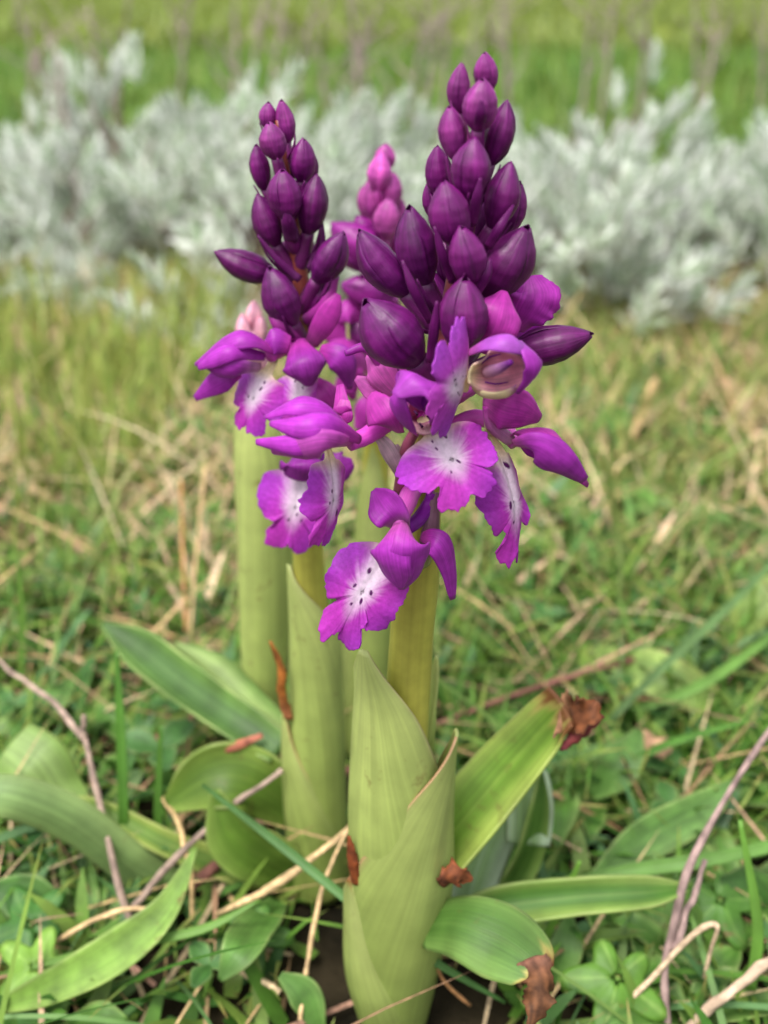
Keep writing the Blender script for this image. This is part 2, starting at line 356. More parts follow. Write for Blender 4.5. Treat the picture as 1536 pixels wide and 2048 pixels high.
def petal_col(a, b, edge=None, vein=0.12, base_from=0.0, base_to=0.35):
    a, b = np.asarray(a), np.asarray(b)
    def f(u, v):
        k = sstep(base_from, base_to, u)[:, None]; c = a*(1-k)+b*k
        vv = 1-vein*(0.5+0.5*np.cos(v*11+u*1.5))*(0.6+0.4*np.sin(u*9+v*3))
        c = c*vv[:, None]
        if edge is not None:
            e = sstep(0.75, 1.0, np.abs(v))[:, None]*0.6; c = c*(1-e)+np.asarray(edge)*e
        return c
    return f

class Orchid:
    def __init__(s, label, Y, base_px, name='orchid'):
        s.Y = Y
        x = PY(base_px[0], base_px[1], Y)
        s.o = np.array([x[0], Y, 0.0]); s.root = empty(name, s.o); tag(s.root, label, 'orchid')
        s.k = 0
    def P(s, q):                        # (px, py, mm towards the back)
        return PY(q[0], q[1], s.Y+(q[2] if len(q) > 2 else 0)*0.001)
    def PP(s, L): return [s.P(q) for q in L]
    def W(s, L, ws):
        pts = s.PP(L)
        if len(ws) != len(pts):
            mm = m_per_px(pts[len(pts)//2]); return [w_*mm for w_ in ws]
        return [w_*m_per_px(p) for w_, p in zip(ws, pts)]
    def sheet(s, name, L, ws, n, mat='petal', parent=None, thick=0.00025, **k):
        s.k += 1
        if name in ('sepal', 'petal'):
            ws = [x*1.17 for x in ws]; k.setdefault('ruffle', .07); k.setdefault('rk', 3.0)
        k.setdefault('seed', s.k)
        return sheet(name, s.PP(L), s.W(L, ws), n, M[mat], parent or s.root, s.o, thick, **k)
    def tube(s, name, L, ws, mat='stalk', parent=None, col=None, **k):
        if col is not None:
            col = np.asarray(col)
            k['cf'] = (lambda u, v: np.repeat(col[None], len(u), 0)) if col.ndim == 1 else (lambda u, v: col[0]*(1-u[:, None])+col[1]*u[:, None])
        return tube(name, s.PP(L), s.W(L, ws), M[mat], parent or s.root, s.o, **k)

    def stem(s, L, ws, cf):
        s.axis = s.PP(L)
        s.axw = [w_*m_per_px(p) for w_, p in zip(ws, s.axis)]
        return tube('stem', s.axis, s.axw, M['stalk'], s.root, s.o, n=60, m=20, cf=cf, lump=0.03)
    def axis_at_z(s, z):
        A = np.array(s.axis); A = A[np.argsort(A[:, 2])]
        return np.array([np.interp(z, A[:, 2], A[:, 0]), np.interp(z, A[:, 2], A[:, 1]), z])

    def bud(s, bx, by, tx, ty, wd, dy, tone, beak=0.0, bract=True, tip_dy=None, drop=1.0):
        s.k += 1; rs = np.random.default_rng(s.k*13+5)
        b = s.P((bx, by, dy)); t = s.P((tx, ty, dy-1 if tip_dy is None else tip_dy))
        mm = m_per_px((b+t)/2); R0 = wd*0.50*mm
        b = b-(t-b)*.18
        ax = t-b; Ln = np.linalg.norm(ax); T = ax/Ln
        out = (b+t)/2-s.axis_at_z(((b+t)/2)[2]); out = out-(out @ T)*T
        out = nrm(out) if np.linalg.norm(out) > 1e-5 else V(0, 1, 0)
        N = nrm(out); B = np.cross(T, N)
        nu, nt_ = 26, 23
        u = np.linspace(0, 1, nu)
        tone = np.asarray(tone)*rs.uniform(.85, 1.15)
        ph = rs.uniform(0, 2*np.pi); order = rs.choice([-1, 1]); Vs, Fs, Cs, Us = [], [], [], []
        hand = 1 if rs.random() < .5 else -1
        for k_ in range(3):
            ends = [1.0, .975, .955][(k_*order) % 3]
            uu = u*ends
            prof = np.interp(uu, [0, .05, .14, .28, .46, .62, .78, .89, .96, 1], [.22, .40, .64, .89, 1.0, .93, .68, .39, .18, .04])*(1+.03*np.sin(uu*7+rs.random()*6))
            bend = (4*uu*(1-uu)*0.02-beak*uu**4)[:, None]*Ln
            C = b+ax*uu[:, None]+N*bend
            half = np.interp(u, [0, .3, .7, .93, 1], [1.30, 1.36, 1.27, 1.15, .9])[:, None]*(1+.03*np.sin(u*9+rs.random()*6))[:, None]
            q = np.linspace(-1, 1, nt_)[None]; th = ph+k_*2.0944+half*q
            lump = hnoise(th*1.3+ph*3, u[:, None]*5+ph)*.035
            rr = lump+.97+.034*hand*q*np.interp(u, [0, .2, 1], [.3, 1, .8])[:, None]+.05*np.exp(-(q/.28)**2)-.03*np.abs(q)**6+.012*np.sin(th*5+u[:, None]*6+ph)
            r = R0*prof[:, None]*rr*(1-.06*np.cos(2*th))
            Vs.append((C[:, None]+r[..., None]*(N*np.cos(th)[..., None]+B*np.sin(th)[..., None])).reshape(-1, 3))
            Fs.append(grid_faces(nu, nt_)+k_*nu*nt_)
            Q = np.repeat(q, nu, 0); UU = np.repeat(uu[:, None], nt_, 1)
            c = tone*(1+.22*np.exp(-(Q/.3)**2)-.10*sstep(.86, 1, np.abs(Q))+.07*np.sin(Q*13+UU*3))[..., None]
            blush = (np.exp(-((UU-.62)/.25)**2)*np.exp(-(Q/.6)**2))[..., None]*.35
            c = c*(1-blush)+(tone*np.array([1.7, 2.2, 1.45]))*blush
            Cs.append(c.reshape(-1, 3)); Us.append(np.stack([Q.ravel()*.5+.5, UU.ravel()], -1))
        o = link('bud', make_mesh('bud', np.vstack(Vs)-s.o, np.vstack(Fs), np.vstack(Cs), np.vstack(Us)), M['bud'], s.root, R0*.035)
        # ovary: from the stem up to the base of the bud
        bz = b[2]-0.006*drop
        st = s.axis_at_z(bz)
        mid = (b+st)/2-T*Ln*0.10
        oc = tone*0.9+np.array([.05, .01, .03])
        tube('flower_stalk', [st, mid, b+T*Ln*0.06], [R0*.42, R0*.52, R0*.42], M['stalk'], o, s.o, n=10, m=10, cf=lambda u_, v_: np.repeat(oc[None], len(u_), 0)*(1+.3*np.sin(v_*18+u_*4))[:, None])
        if bract:
            side = nrm(nrm(out)+V(rs.uniform(-.4, .4), .5, 0))
            e = b+T*Ln*rs.uniform(.05, .30)+side*R0*1.02
            mp = (st+e)/2+side*R0*.55
            pc = petal_col(tone*1.2+np.array([.10, .03, .05]), tone*1.1+np.array([.04, .004, .03]), vein=.2)
            sheet('bract', [st, mp, e], [R0*.20, R0*.21, R0*.02], side, M['petal'], o, s.o, 0.0002, nu=12, nv=7, cup=1.0, cf=pc)
        return o

    def lip(s, th, tip, wd, n, parent, fold=0.5, ruf=0.06, seed=1, plain=False, arch=0.12, col=PURP, wl=1.0, wr=1.0):
        a, b = s.P(th), s.P(tip); y = b-a; Ln = np.linalg.norm(y); y /= Ln
        n = np.asarray(n); z = nrm(n-(n @ y)*y); x = np.cross(y, z)
        if x[0] < 0: x = -x
        mm = m_per_px((a+b)/2); Wn = wd*mm/Ln          # full width in units of length
        rs = np.random.default_rng(seed*31+3)
        h = np.array([(.085, -.16), (.085, -.02), (.13, .07), (.30, .12), (.44, .20), (.51, .36), (.49, .55), (.39, .69), (.285, .70), (.235, .655), (.245, .74), (.31, .86), (.27, .97), (.13, 1.02), (.05, .99), (0, .885)])
        j = lambda A: A*np.array([rs.uniform(.9, 1.08), 1])+rs.uniform(-.024, .024, A.shape)*np.array([1, 1])*(A[:, 1:] > .1)
        right = j(h[:-1].copy()); left = j(h[:-1].copy())*np.array([-1, 1])
        ctr = np.vstack([right, h[-1:]+rs.uniform(-.02, .02, (1, 2)), left[::-1]])
        ctr[:, 0] = np.where(ctr[:, 0] < 0, ctr[:, 0]*wl, ctr[:, 0]*wr)
        O = catmull(np.vstack([ctr, ctr[:1]]), 900)
        d = np.concatenate([[0], np.cumsum(np.linalg.norm(np.diff(O, axis=0), axis=1))]); na = 220
        q = np.linspace(0, d[-1], na, endpoint=False); O = np.stack([np.interp(q, d, O[:, i]) for i in (0, 1)], -1)
        c0 = np.array([0, .46]); ang = np.linspace(0, 2*np.pi, na, endpoint=False)
        edge = sstep(.12, .3, O[:, 1])
        rn_ = np.interp(ang, np.linspace(0, 6.283, 75), rs.normal(0, 1, 75)); rm_ = np.interp(ang, np.linspace(0, 6.283, 26), rs.normal(0, 1, 26))
        rf_ = np.interp(ang, np.linspace(0, 6.283, 130), rs.normal(0, 1, 130))
        cr = (rn_*.014+rm_*.016+rf_*.013)*edge
        dirn = O-c0; O = O+dirn/np.linalg.norm(dirn, axis=1)[:, None]*cr[:, None]
        nr = 44; sr = np.linspace(0.0, 1, nr)[1:]**0.9
        XY = c0+sr[:, None, None]*(O-c0)[None]
        X, Yv = XY[..., 0]*Wn, XY[..., 1]
        S = np.repeat(sr[:, None], na, 1); A_ = np.repeat(ang[None], nr-1, 0)
        Z = -fold*X**2/max(Wn, .3)*1.6 - arch*np.clip(1-Yv, 0, 1.05)**3*2+arch*.4*np.sin(Yv*2.6)
        Z = Z+.018*np.interp(A_*1.0, np.linspace(0, 6.283, 18), rs.normal(0, 1, 18))*S**3
        Z = Z-0.05*np.exp(-((XY[..., 0])/.05)**2)*(1-Yv)*.6
        Z = Z+ruf*S**4*(np.sin(A_*5+rs.random()*6)*.6+np.sin(A_*11+rs.random()*6)*.3)
        P = a+(X[..., None]*x+Yv[..., None]*y+Z[..., None]*z)*Ln
        zc = -arch*(.54)**3*2+arch*.4*math.sin(.46*2.6)-.05*.54*.6
        P = np.vstack([P.reshape(-1, 3), (a+(c0[1]*y+zc*z)*Ln)[None]])
        F = [tuple(f) for f in grid_faces(nr-1, na, True)]+[((nr-1)*na, j_, (j_+1) % na) for j_ in range(na)]
        xn = np.concatenate([XY[..., 0].ravel(), [0]]); yn = np.concatenate([XY[..., 1].ravel(), [c0[1]]]); rn = np.concatenate([S.ravel(), [0]])
        an = np.concatenate([A_.ravel(), [0]])
        # pigment: white centre running out in streaks, cream at the throat, purple rim, dark spots
        streak = np.interp(an, np.linspace(0, 6.283, 64), rs.normal(0, .6, 64))+np.interp(an, np.linspace(0, 6.283, 170), rs.normal(0, .5, 170))
        hwid = np.interp(yn, [0, .2, .45, .7, .86], [.17, .17, .145, .07, .01])*(1+.20*streak)
        wmask = 1-sstep(.15, 1.5, np.abs(xn)/(hwid+.012)); wmask *= 1-sstep(.45, .85, yn)
        if plain: wmask = wmask*.15
        rimc = col*(1+.09*streak)[:, None]*np.stack([1+.10*np.sin(xn*5+yn*3), 1+0*xn, 1-.05*np.sin(xn*5+yn*3)], -1)
        c = rimc*(1-wmask[:, None])+WHITE*wmask[:, None]
        cm = (1-sstep(.0, .22, yn))[:, None]*(0.2 if plain else 1); c = c*(1-cm)+CREAM*cm
        if not plain:
            sp_ = [(-.07, .16), (.06, .18), (-.085, .27), (.07, .29), (-.06, .37), (.09, .42), (-.10, .47), (.045, .52), (.10, .60), (-.05, .60)]
            for i, (sx_, sy_) in enumerate(sp_):
                if rs.random() < .38: continue
                sx_ += rs.uniform(-.02, .02); sy_ += rs.uniform(-.02, .02); k_ = rs.uniform(.75, 1.35)
                k2_ = rs.uniform(.7, 1.4); dd = ((xn-sx_+rs.uniform(-.4, .4)*(yn-sy_))*Wn/(.0135*k_))**2+((yn-sy_)/(.024*k_*k2_))**2
                m_ = (1-sstep(.6, 1.5, dd))[:, None]; c = c*(1-m_)+np.array([.10, .004, .11])*m_
        return link('lip', make_mesh('lip', P-s.o, F, c, np.stack([xn+.5, yn], -1)), M['lip'], parent, 0.00025)

    def sheath(s, axis, R, az, phi, col, name='leaf', flare=None, nu=44, nv=41, seed=0, margin=None, wave=0.0, tipbrown=None, spiral=.05):
        """leaf clasping the stem: axis px points from base to tip, R radius px, az facing angle, phi half angle it wraps"""
        A = catmull(s.PP(axis), nu); Rm = catmull([r_*m_per_px(s.P(q)) for r_, q in zip(R, axis)], nu)[:, 0]
        ph = catmull(phi, nu)[:, 0]; u = np.linspace(0, 1, nu)
        fl = np.zeros(nu) if flare is None else catmull(flare, nu)[:, 0]*m_per_px(A[-1])
        v = np.linspace(-1, 1, nv)
        az0 = math.radians(az) if np.ndim(az) == 0 else catmull(np.radians(az), nu)[:, 0][:, None]
        a_ = az0+ph[:, None]*v[None]
        rr = Rm[:, None]*(1+spiral*v[None])+fl[:, None]*np.cos(v*1.2)[None]
        if wave: rr = rr*(1+wave*np.sin(u*11+seed)[:, None]*np.abs(v)[None]**2+wave*.6*np.sin(a_*3+u[:, None]*4+seed))
        # az 0 = right, 90 = towards camera
        P = A[:, None]+rr[..., None]*np.stack([np.cos(a_), -np.sin(a_), np.zeros_like(a_)], -1)
        U = np.repeat(u, nv); Vv = np.tile(v, nu)
        c = col(U, Vv)
        if margin is not None:
            m_ = (sstep(.93, .99, np.abs(Vv))*sstep(.15, .5, U))[:, None]; c = c*(1-m_)+margin*m_
        if tipbrown is not None:
            m_ = sstep(tipbrown, min(1, tipbrown+.06), U+.02*np.sin(Vv*9))[:, None]; c = c*(1-m_)+lin(150, 92, 48)*m_
        uv = np.stack([Vv*.5+.5, U], -1)
        return link(name, make_mesh(name, P.reshape(-1, 3)-s.o, grid_faces(nu, nv), c, uv), M['sheath'], s.root, 0.0005)

    def flower(s, L, ws, col=PALE):                       # the ovary; lip, sepals and petals hang on it
        return s.tube('flower', L, ws, 'stalk', None, col, n=20, m=12, lump=.05)

def sheath_col(lo, hi, seed=0):
    def f(u, v):
        k = np.clip(u+.12*np.sin(v*4+seed), 0, 1)[:, None]
        c = lo*(1-k)+hi*k
        return c*(1+.05*np.sin(v*23+seed)+.03*np.sin(v*61+u*3))[:, None]
    return f
def stem_col(top, bot, k0=.45, k1=.62):                   # u runs from the base to the tip
    return lambda u, v: (bot*(1-sstep(k0, k1, u))[:, None]+top*sstep(k0, k1, u)[:, None])*(1+.08*np.sin(v*25))[:, None]

TOPST, BOTST = np.array([.26, .06, .07]), lin(166, 162, 70)
PC = petal_col

# ---- orchid with the tall dark spike
def orchid_front():
    s = Orchid('purple orchid with the longest dark bud spike and two broad clasping leaves', .144, (790, 2020))
    s.stem([(788, 2030), (795, 1850), (805, 1650), (814, 1450), (822, 1290), (832, 1150), (846, 1000), (862, 850), (888, 700), (914, 560), (940, 400), (955, 290), (966, 200)],
           [50, 48, 46, 44, 44, 46, 38, 30, 26, 22, 17, 13, 8], stem_col(TOPST, BOTST, .50, .66))
    B = s.bud
    T_ = BUD_L; Mm = BUD_M; D = BUD_D
    B(972, 176, 970, 103, 47, 2, T_*.85, drop=.5); B(918, 214, 921, 124, 50, 1, T_*.72, beak=.03); B(957, 248, 966, 155, 68, -3, T_*.95)
    B(913, 306, 897, 210, 60, -1, T_*.8, beak=.02); B(984, 312, 1020, 200, 64, 1, Mm*.95, beak=.04)
    B(938, 380, 950, 274, 78, -5, Mm*1.15); B(882, 380, 874, 290, 56, 4, Mm*1.1); B(990, 440, 1022, 322, 74, -1, Mm*1.0)
    B(1008, 455, 1041, 362, 60, 5, Mm); B(906, 470, 888, 361, 82, -6, Mm*1.05); B(868, 430, 856, 362, 34, 6, Mm, bract=False)
    B(846, 548, 814, 411, 88, -2, D*1.15, beak=.03); B(942, 550, 921, 452, 73, -8, Mm*.85, beak=.03); B(984, 575, 1058, 450, 106, -2, Mm*.8)
    B(800, 572, 709, 465, 84, 0, D*1.25, beak=.06); B(925, 680, 929, 552, 94, -9, Mm*.85); B(820, 708, 722, 606, 122, -6, D*1.25, beak=.07)
    B(1043, 700, 1188, 668, 78, 1, Mm*.85, beak=.0)
    # buds on the far side of the spike
    for a in ((948, 345, 935, 262, 50, 7), (925, 460, 930, 365, 60, 9), (965, 480, 975, 390, 60, 9), (905, 560, 900, 455, 66, 10), (965, 610, 975, 505, 70, 10), (880, 640, 862, 540, 66, 10), (900, 720, 905, 620, 66, 9), (955, 690, 985, 600, 60, 10)):
        B(*a, D*1.1, bract=False)
    # long bracts standing between the buds
    bc = PC(BUD_M*1.9+np.array([.05, .01, .03]), BUD_M*1.4, vein=.25)
    for L, ws in (([(862, 645, -5), (828, 580, -7), (804, 520, -6)], [7, 10, 2]), ([(905, 565, -6), (885, 510, -8), (869, 453, -8)], [7, 10, 2]),
                  ([(944, 452, -6), (954, 400, -8), (961, 356, -8)], [9, 11, 2]), ([(956, 585, -8), (972, 550, -9), (981, 518, -8)], [7, 11, 2]),
                  ([(958, 262, -5), (961, 232, -7), (963, 200, -7)], [10, 11, 2]), ([(860, 725, -8), (868, 660, -10), (874, 602, -10)], [8, 10, 2]),
                  ([(975, 495, -5), (1000, 455, -6), (1027, 410, -4)], [9, 10, 2])):
        s.sheet('bract', L, ws, V(0, 1, .1), nu=14, nv=7, cup=.7, cf=bc)
    # flower low on the stem
    f = s.flower([(845, 940, 0), (822, 985, -6), (803, 1030, -10), (800, 1060, -11)], [18, 20, 19, 14], [MAG*.8, PINK])
    s.sheet('petal', [(792, 1048, -12), (772, 1085, -16), (773, 1120, -17), (785, 1155, -16), (800, 1178, -15)], [14, 38, 42, 34, 6], V(-.55, .8, .25), parent=f, cup=.75, cf=PC(PINK, PURP*1.1))
    s.sheet('petal', [(815, 1050, -12), (826, 1085, -17), (826, 1120, -17), (818, 1155, -16), (806, 1178, -15)], [16, 36, 40, 32, 6], V(.35, .9, .2), parent=f, cup=.85, cf=PC(PINK, PURP))
    s.sheet('sepal', [(804, 1053, -10), (784, 1030, -12), (766, 1008, -11), (748, 980, -9)], [14, 30, 32, 6], V(-.2, .9, .3), parent=f, cup=-.5, ruffle=.14, cf=PC(PALE*1.1, PURP*.9))
    s.sheet('sepal', [(842, 1072, -9), (876, 1085, -12), (897, 1130, -11), (906, 1198, -9)], [8, 24, 19, 5], V(.4, .9, .3), parent=f, cup=.5, ruffle=.15, cf=PC(MAG, PURP))
    s.lip((772, 1100, -12), (672, 1278, -11), 176, V(-.35, .9, .3), f, fold=.35, seed=1)
    s.tube('spur', [(812, 1058, -10), (838, 1038, -7), (858, 1008, -5), (862, 985, -5)], [14, 15, 14, 9], 'petal', f, [DEEP*1.2, DEEP*1.5])
    s.sheet('bract', [(850, 1135, -5), (864, 1070, -7), (874, 985, -5)], [20, 24, 8], V(.5, .8, .1), parent=f, cup=.8, cf=PC(lin(190, 190, 130), lin(165, 120, 140), vein=.2))
    # open flower facing the viewer
    f = s.flower([(864, 860, 0), (845, 850, -4), (848, 830, -8)], [16, 17, 14], [MAG*.8, MAG])
    s.sheet('throat', [(838, 792, -10), (842, 830, -7), (856, 868, -12)], [24, 38, 30], V(.1, .9, .2), parent=f, cup=-.8, cf=PC(np.array([.58, .16, .34]), np.array([.72, .42, .48]), base_from=.62, base_to=.95))
    for q in ((832, 825), (858, 835), (868, 848), (842, 850), (862, 822)):
        s.tube('spot', [(q[0]-3, q[1]-3, -10.6), (q[0]+3, q[1]+4, -11.2)], [2.6, 2.6], 'petal', f, np.array([.08, .003, .08]), n=4, m=7)
    s.sheet('sepal', [(872, 815, -8), (858, 772, -14), (830, 752, -17), (788, 790, -18)], [14, 46, 48, 10], V(-.3, .55, .8), parent=f, cup=.9, cf=PC(MAG, PURP*.7+LILAC*.3))
    s.sheet('petal', [(830, 868, -10), (806, 848, -14), (794, 815, -16), (800, 785, -16)], [8, 22, 24, 8], V(-.6, .8, .2), parent=f, cup=.6, cf=PC(PINK, PURP))
    s.sheet('petal', [(868, 850, -9), (885, 820, -13), (878, 780, -15)], [8, 24, 8], V(.5, .8, .2), parent=f, cup=.6, cf=PC(PINK, PURP*.9))
    s.sheet('sepal', [(798, 865, -9), (770, 845, -13), (752, 815, -12), (742, 788, -10)], [10, 30, 32, 10], V(-.35, .9, .2), parent=f, cup=.55, cf=PC(PINK*.9, MAG))
    s.tube('column', [(842, 812, -11), (850, 802, -13), (856, 795, -14)], [10, 12, 7], 'petal', f, DEEP*1.2)
    s.lip((868, 850, -12), (946, 1000, -16), 205, V(.12, .92, .3), f, fold=.28, seed=2, ruf=.05)
    # flower turned so that its cup shows the column
    f = s.flower([(905, 800, 0), (940, 775, -5), (985, 750, -7)], [15, 17, 15], [MAG*.8, PINK])
    s.sheet('sepal', [(955, 700, -6), (982, 660, -9), (996, 620, -9), (1008, 582, -6)], [18, 44, 42, 6], V(-.1, .9, .3), parent=f, cup=.5, ruffle=.1, cf=PC(PINK, MAG))
    s.sheet('sepal', [(968, 795, -7), (1005, 815, -11), (1045, 825, -10), (1080, 838, -7)], [22, 40, 36, 8], V(.1, .95, .1), parent=f, cup=.5, ruffle=.1, cf=PC(PINK, MAG, vein=.2))
    s.sheet('throat', [(938, 745, -14), (968, 742, -12), (1008, 738, -12), (1050, 735, -14)], [22, 44, 48, 32], V(-.15, 1, .05), parent=f, cup=-.6, cf=PC(CREAM*1.1, np.array([.78, .34, .46]), edge=CREAM*.6+PINK*.4, base_to=.4, vein=.2))
    s.sheet('petal', [(932, 705, -12), (975, 682, -15), (1025, 682, -16), (1066, 706, -14)], [8, 19, 22, 6], V(0, .55, .85), parent=f, cup=.9, cf=PC(PINK, LILAC))
    s.sheet('petal', [(1040, 682, -14), (1068, 712, -16), (1072, 748, -16), (1040, 785, -14)], [12, 24, 24, 10], V(.75, .7, .1), parent=f, cup=.8, ruffle=.12, cf=PC(LILAC, PURP))
    s.sheet('petal', [(1045, 770, -13), (1010, 792, -14), (968, 792, -13), (945, 775, -12)], [8, 12, 10, 5], V(0, .8, -.6), parent=f, cup=.8, cf=PC(PURP, CREAM))
    s.tube('column', [(975, 744, -12.5), (998, 737, -16), (1022, 724, -18)], [13, 11, 6], 'petal', f, [np.array([.80, .45, .60]), DEEP*.8], n=12)
    for L in ([(963, 727, -13.2), (980, 714, -13), (1002, 708, -13.2)], [(970, 764, -13.2), (992, 768, -13.2), (1016, 764, -13.6)]):
        s.tube('stripe', L, [1.6, 2, 1.2], 'petal', f, DEEP*.8, n=8, m=6)
    s.lip((952, 772, -14), (860, 768, -19), 250, V(-.1, 1, .2), f, fold=.25, seed=3, ruf=.05, col=LILAC*.3+PURP*.7)
    # flower in profile, turned right
    f = s.flower([(900, 850, 1), (955, 835, -1), (1005, 855, -4), (1032, 890, -6)], [15, 17, 18, 14], [MAG*.7, PINK])
    s.sheet('sepal', [(1030, 868, -7), (1075, 858, -11), (1125, 895, -12), (1176, 968, -9)], [12, 30, 36, 8], V(.45, .5, .8), parent=f, cup=1.0, cf=PC(PINK, MAG))
    s.sheet('petal', [(1030, 890, -10), (1070, 898, -14), (1120, 930, -14), (1168, 962, -11)], [12, 32, 34, 10], V(.0, .95, -.25), parent=f, cup=.9, cf=PC(PINK*1.05, PURP))
    s.sheet('petal', [(1040, 880, -5), (1090, 890, -3), (1160, 950, -5)], [12, 34, 8], V(.4, -.8, .4), parent=f, cup=.9, cf=PC(PINK, PURP))
    s.lip((1036, 905, -10), (1020, 1118, -9), 140, V(.72, .68, .1), f, fold=.75, seed=4, ruf=.04, wr=.7)
    s.tube('spur', [(1020, 880, -7), (985, 850, -8), (972, 812, -8)], [13, 14, 8], 'petal', f, [PALE, MAG])
    # flower behind, only its lip shows beside the spike
    f = s.flower([(935, 700, 3), (985, 680, 6), (1030, 655, 7)], [14, 15, 13], [MAG*.7, PINK])
    s.sheet('petal', [(1030, 660, 6), (1055, 625, 4), (1072, 590, 4), (1062, 552, 6)], [14, 42, 46, 20], V(.1, .95, .2), parent=f, cup=.35, ruffle=.14, rk=5, cren=.08, nu=36, nv=19, cf=PC(MAG*.6+PURP*.4, MAG*.45+PURP*.6))
    s.sheet('sepal', [(1020, 655, 6), (1050, 665, 8), (1090, 660, 8)], [10, 26, 6], V(.2, .8, .3), parent=f, cup=.6, cf=PC(PINK, PURP))
    # flower turned left, hood in profile
    f = s.flower([(848, 835, 0), (790, 838, -5), (740, 868, -9), (698, 888, -11)], [17, 19, 19, 16], [MAG*.75, MAG])
    s.sheet('sepal', [(705, 862, -11), (655, 815, -15), (590, 806, -16), (528, 834, -14)], [14, 26, 24, 4], V(-.05, .45, .9), parent=f, cup=1.0, ruffle=.1, rk=3, cf=PC(MAG, PURP*1.15))
    s.sheet('sepal', [(722, 880, -13), (660, 848, -18), (600, 852, -19), (540, 846, -16)], [8, 24, 23, 5], V(-.05, .8, .55), parent=f, cup=.9, ruffle=.06, cf=PC(MAG, PURP*1.2))
    s.sheet('petal', [(700, 885, -12), (645, 878, -18), (585, 892, -19), (512, 884, -16)], [14, 28, 22, 5], V(-.1, .9, .2), parent=f, cup=.9, ruffle=.06, cf=PC(PINK, PURP*1.2))
    s.sheet('petal', [(698, 890, -12), (655, 895, -19), (600, 905, -19), (545, 905, -16)], [12, 34, 32, 8], V(-.05, .95, -.25), parent=f, cup=1.0, ruffle=.05, rk=3, cf=PC(PINK*1.15, PINK*.6+PURP*.5))
    s.lip((690, 922, -13), (640, 1090, -14), 125, V(.75, .6, .1), f, fold=.7, seed=6, ruf=.04)
    s.sheet('sepal', [(690, 800, -7), (684, 830, -8), (680, 770, -4)], [8, 20, 6], V(-.2, .9, 0), parent=f, cup=.4, cf=PC(PINK, MAG))
    # bright sepals of the flower on the far side
    f = s.flower([(868, 800, 3), (835, 800, 6), (800, 800, 8)], [14, 15, 12], [MAG*.8, PINK])
    s.sheet('sepal', [(812, 800, 7), (782, 760, 6), (760, 728, 6), (738, 705, 8)], [12, 34, 36, 12], V(-.2, .95, .2), parent=f, cup=.4, cf=PC(PINK*1.25, PINK*1.1))
    s.sheet('sepal', [(810, 815, 7), (770, 790, 7), (740, 775, 7), (712, 756, 8)], [10, 22, 20, 5], V(-.2, .9, .3), parent=f, cup=.5, cf=PC(PINK*1.2, PINK))
    s.tube('spur', [(790, 790, 8), (740, 700, 6), (690, 706, 5)], [11, 11, 7], 'petal', f, [MAG, PURP*.8])
    # pale bracts by the stem
    for L, ws in (([(812, 978, -4), (790, 930, -8), (768, 890, -8), (744, 866, -6)], [8, 18, 17, 4]), ([(800, 972, -3), (802, 930, -5), (790, 890, -4)], [8, 20, 6])):
        s.sheet('bract', L, ws, V(-.3, .9, .1), cup=.7, cf=PC(np.array([.42, .12, .28]), np.array([.72, .52, .60]), vein=.25))
    s.tube('flower_stalk', [(800, 985, -5), (812, 900, -6), (838, 850, -6)], [14, 12, 10], 'stalk', None, np.array([.24, .05, .10]))
    # clasping leaves: az 0 right, 90 towards the viewer
    s.sheath([(792, 2035, 0), (796, 1850, 0), (798, 1650, 0), (795, 1500, 0), (790, 1380, 0), (776, 1275, 0)], [58, 84, 98, 88, 76, 66], [120, 120, 125, 128, 132, 136], [3.0, 3.0, 2.6, 1.75, 1.15, .10], sheath_col(SHE_D, SHE_L), flare=[0, 0, 0, 0, 0, 2], seed=1, wave=.02, margin=lin(190, 180, 130))
    s.sheath([(788, 2040, 0), (794, 1900, 0), (802, 1760, 0), (810, 1640, 0), (822, 1540, 0), (836, 1450, 0)], [62, 90, 104, 98, 88, 76], [58, 52, 44, 36, 26, 18], [2.9, 2.7, 2.2, 1.65, 1.10, .16], sheath_col(SHE_D*.92, SHE_L*.9, 2), flare=[0, 0, 0, 0, 0, 4], seed=2, wave=.025, margin=lin(188, 150, 110))
    s.sheath([(812, 1560, 6), (820, 1480, 6), (826, 1400, 6), (836, 1320, 6)], [44, 46, 44, 40], -20, [1.6, 1.3, .8, .03], sheath_col(SHE_D, SHE_L, 3), seed=3)
    s.sheath([(782, 2050, -2), (765, 1940, -2), (752, 1840, -2), (748, 1735, -2)], [56, 72, 62, 54], [165, 165, 160, 150], [2.2, 1.8, 1.1, .04], sheath_col(SHE_D*.9, SHE_L*.85, 4), seed=5, tipbrown=.93)
    s.sheet('withered_tip', [(712, 1770, -6), (704, 1720, -6), (698, 1672, -5)], [10, 12, 3], V(-.2, .9, 0), mat='wither', cup=.9, ruffle=.2, cf=PC(lin(150, 80, 40), lin(120, 60, 30)))
    # spreading leaves
    gl, gd = lin(150, 178, 72), lin(92, 134, 44)
    lc = lambda a, b, brown=None: leafcol(a, b, brown)
    lf = s.sheet('leaf', [(850, 1740, 2), (930, 1640, 6), (1010, 1545, 10), (1090, 1455, 12), (1130, 1412, 11)], [66, 72, 68, 58, 50], V(-.3, .55, .85), mat='leaf', thick=.0006, nu=34, nv=21, cup=-.55, cf=lc(lin(118, 156, 52), lin(168, 188, 88), .80))
    s.sheet('withered_tip', [(1118, 1425, 11), (1150, 1430, 10), (1178, 1420, 9), (1192, 1402, 10)], [50, 40, 34, 6], V(-.2, .8, .6), mat='wither', parent=lf, nu=26, nv=21, cup=-.9, ruffle=.5, rk=4, cren=.25, cf=PC(lin(176, 130, 96), lin(124, 74, 44), vein=.4))
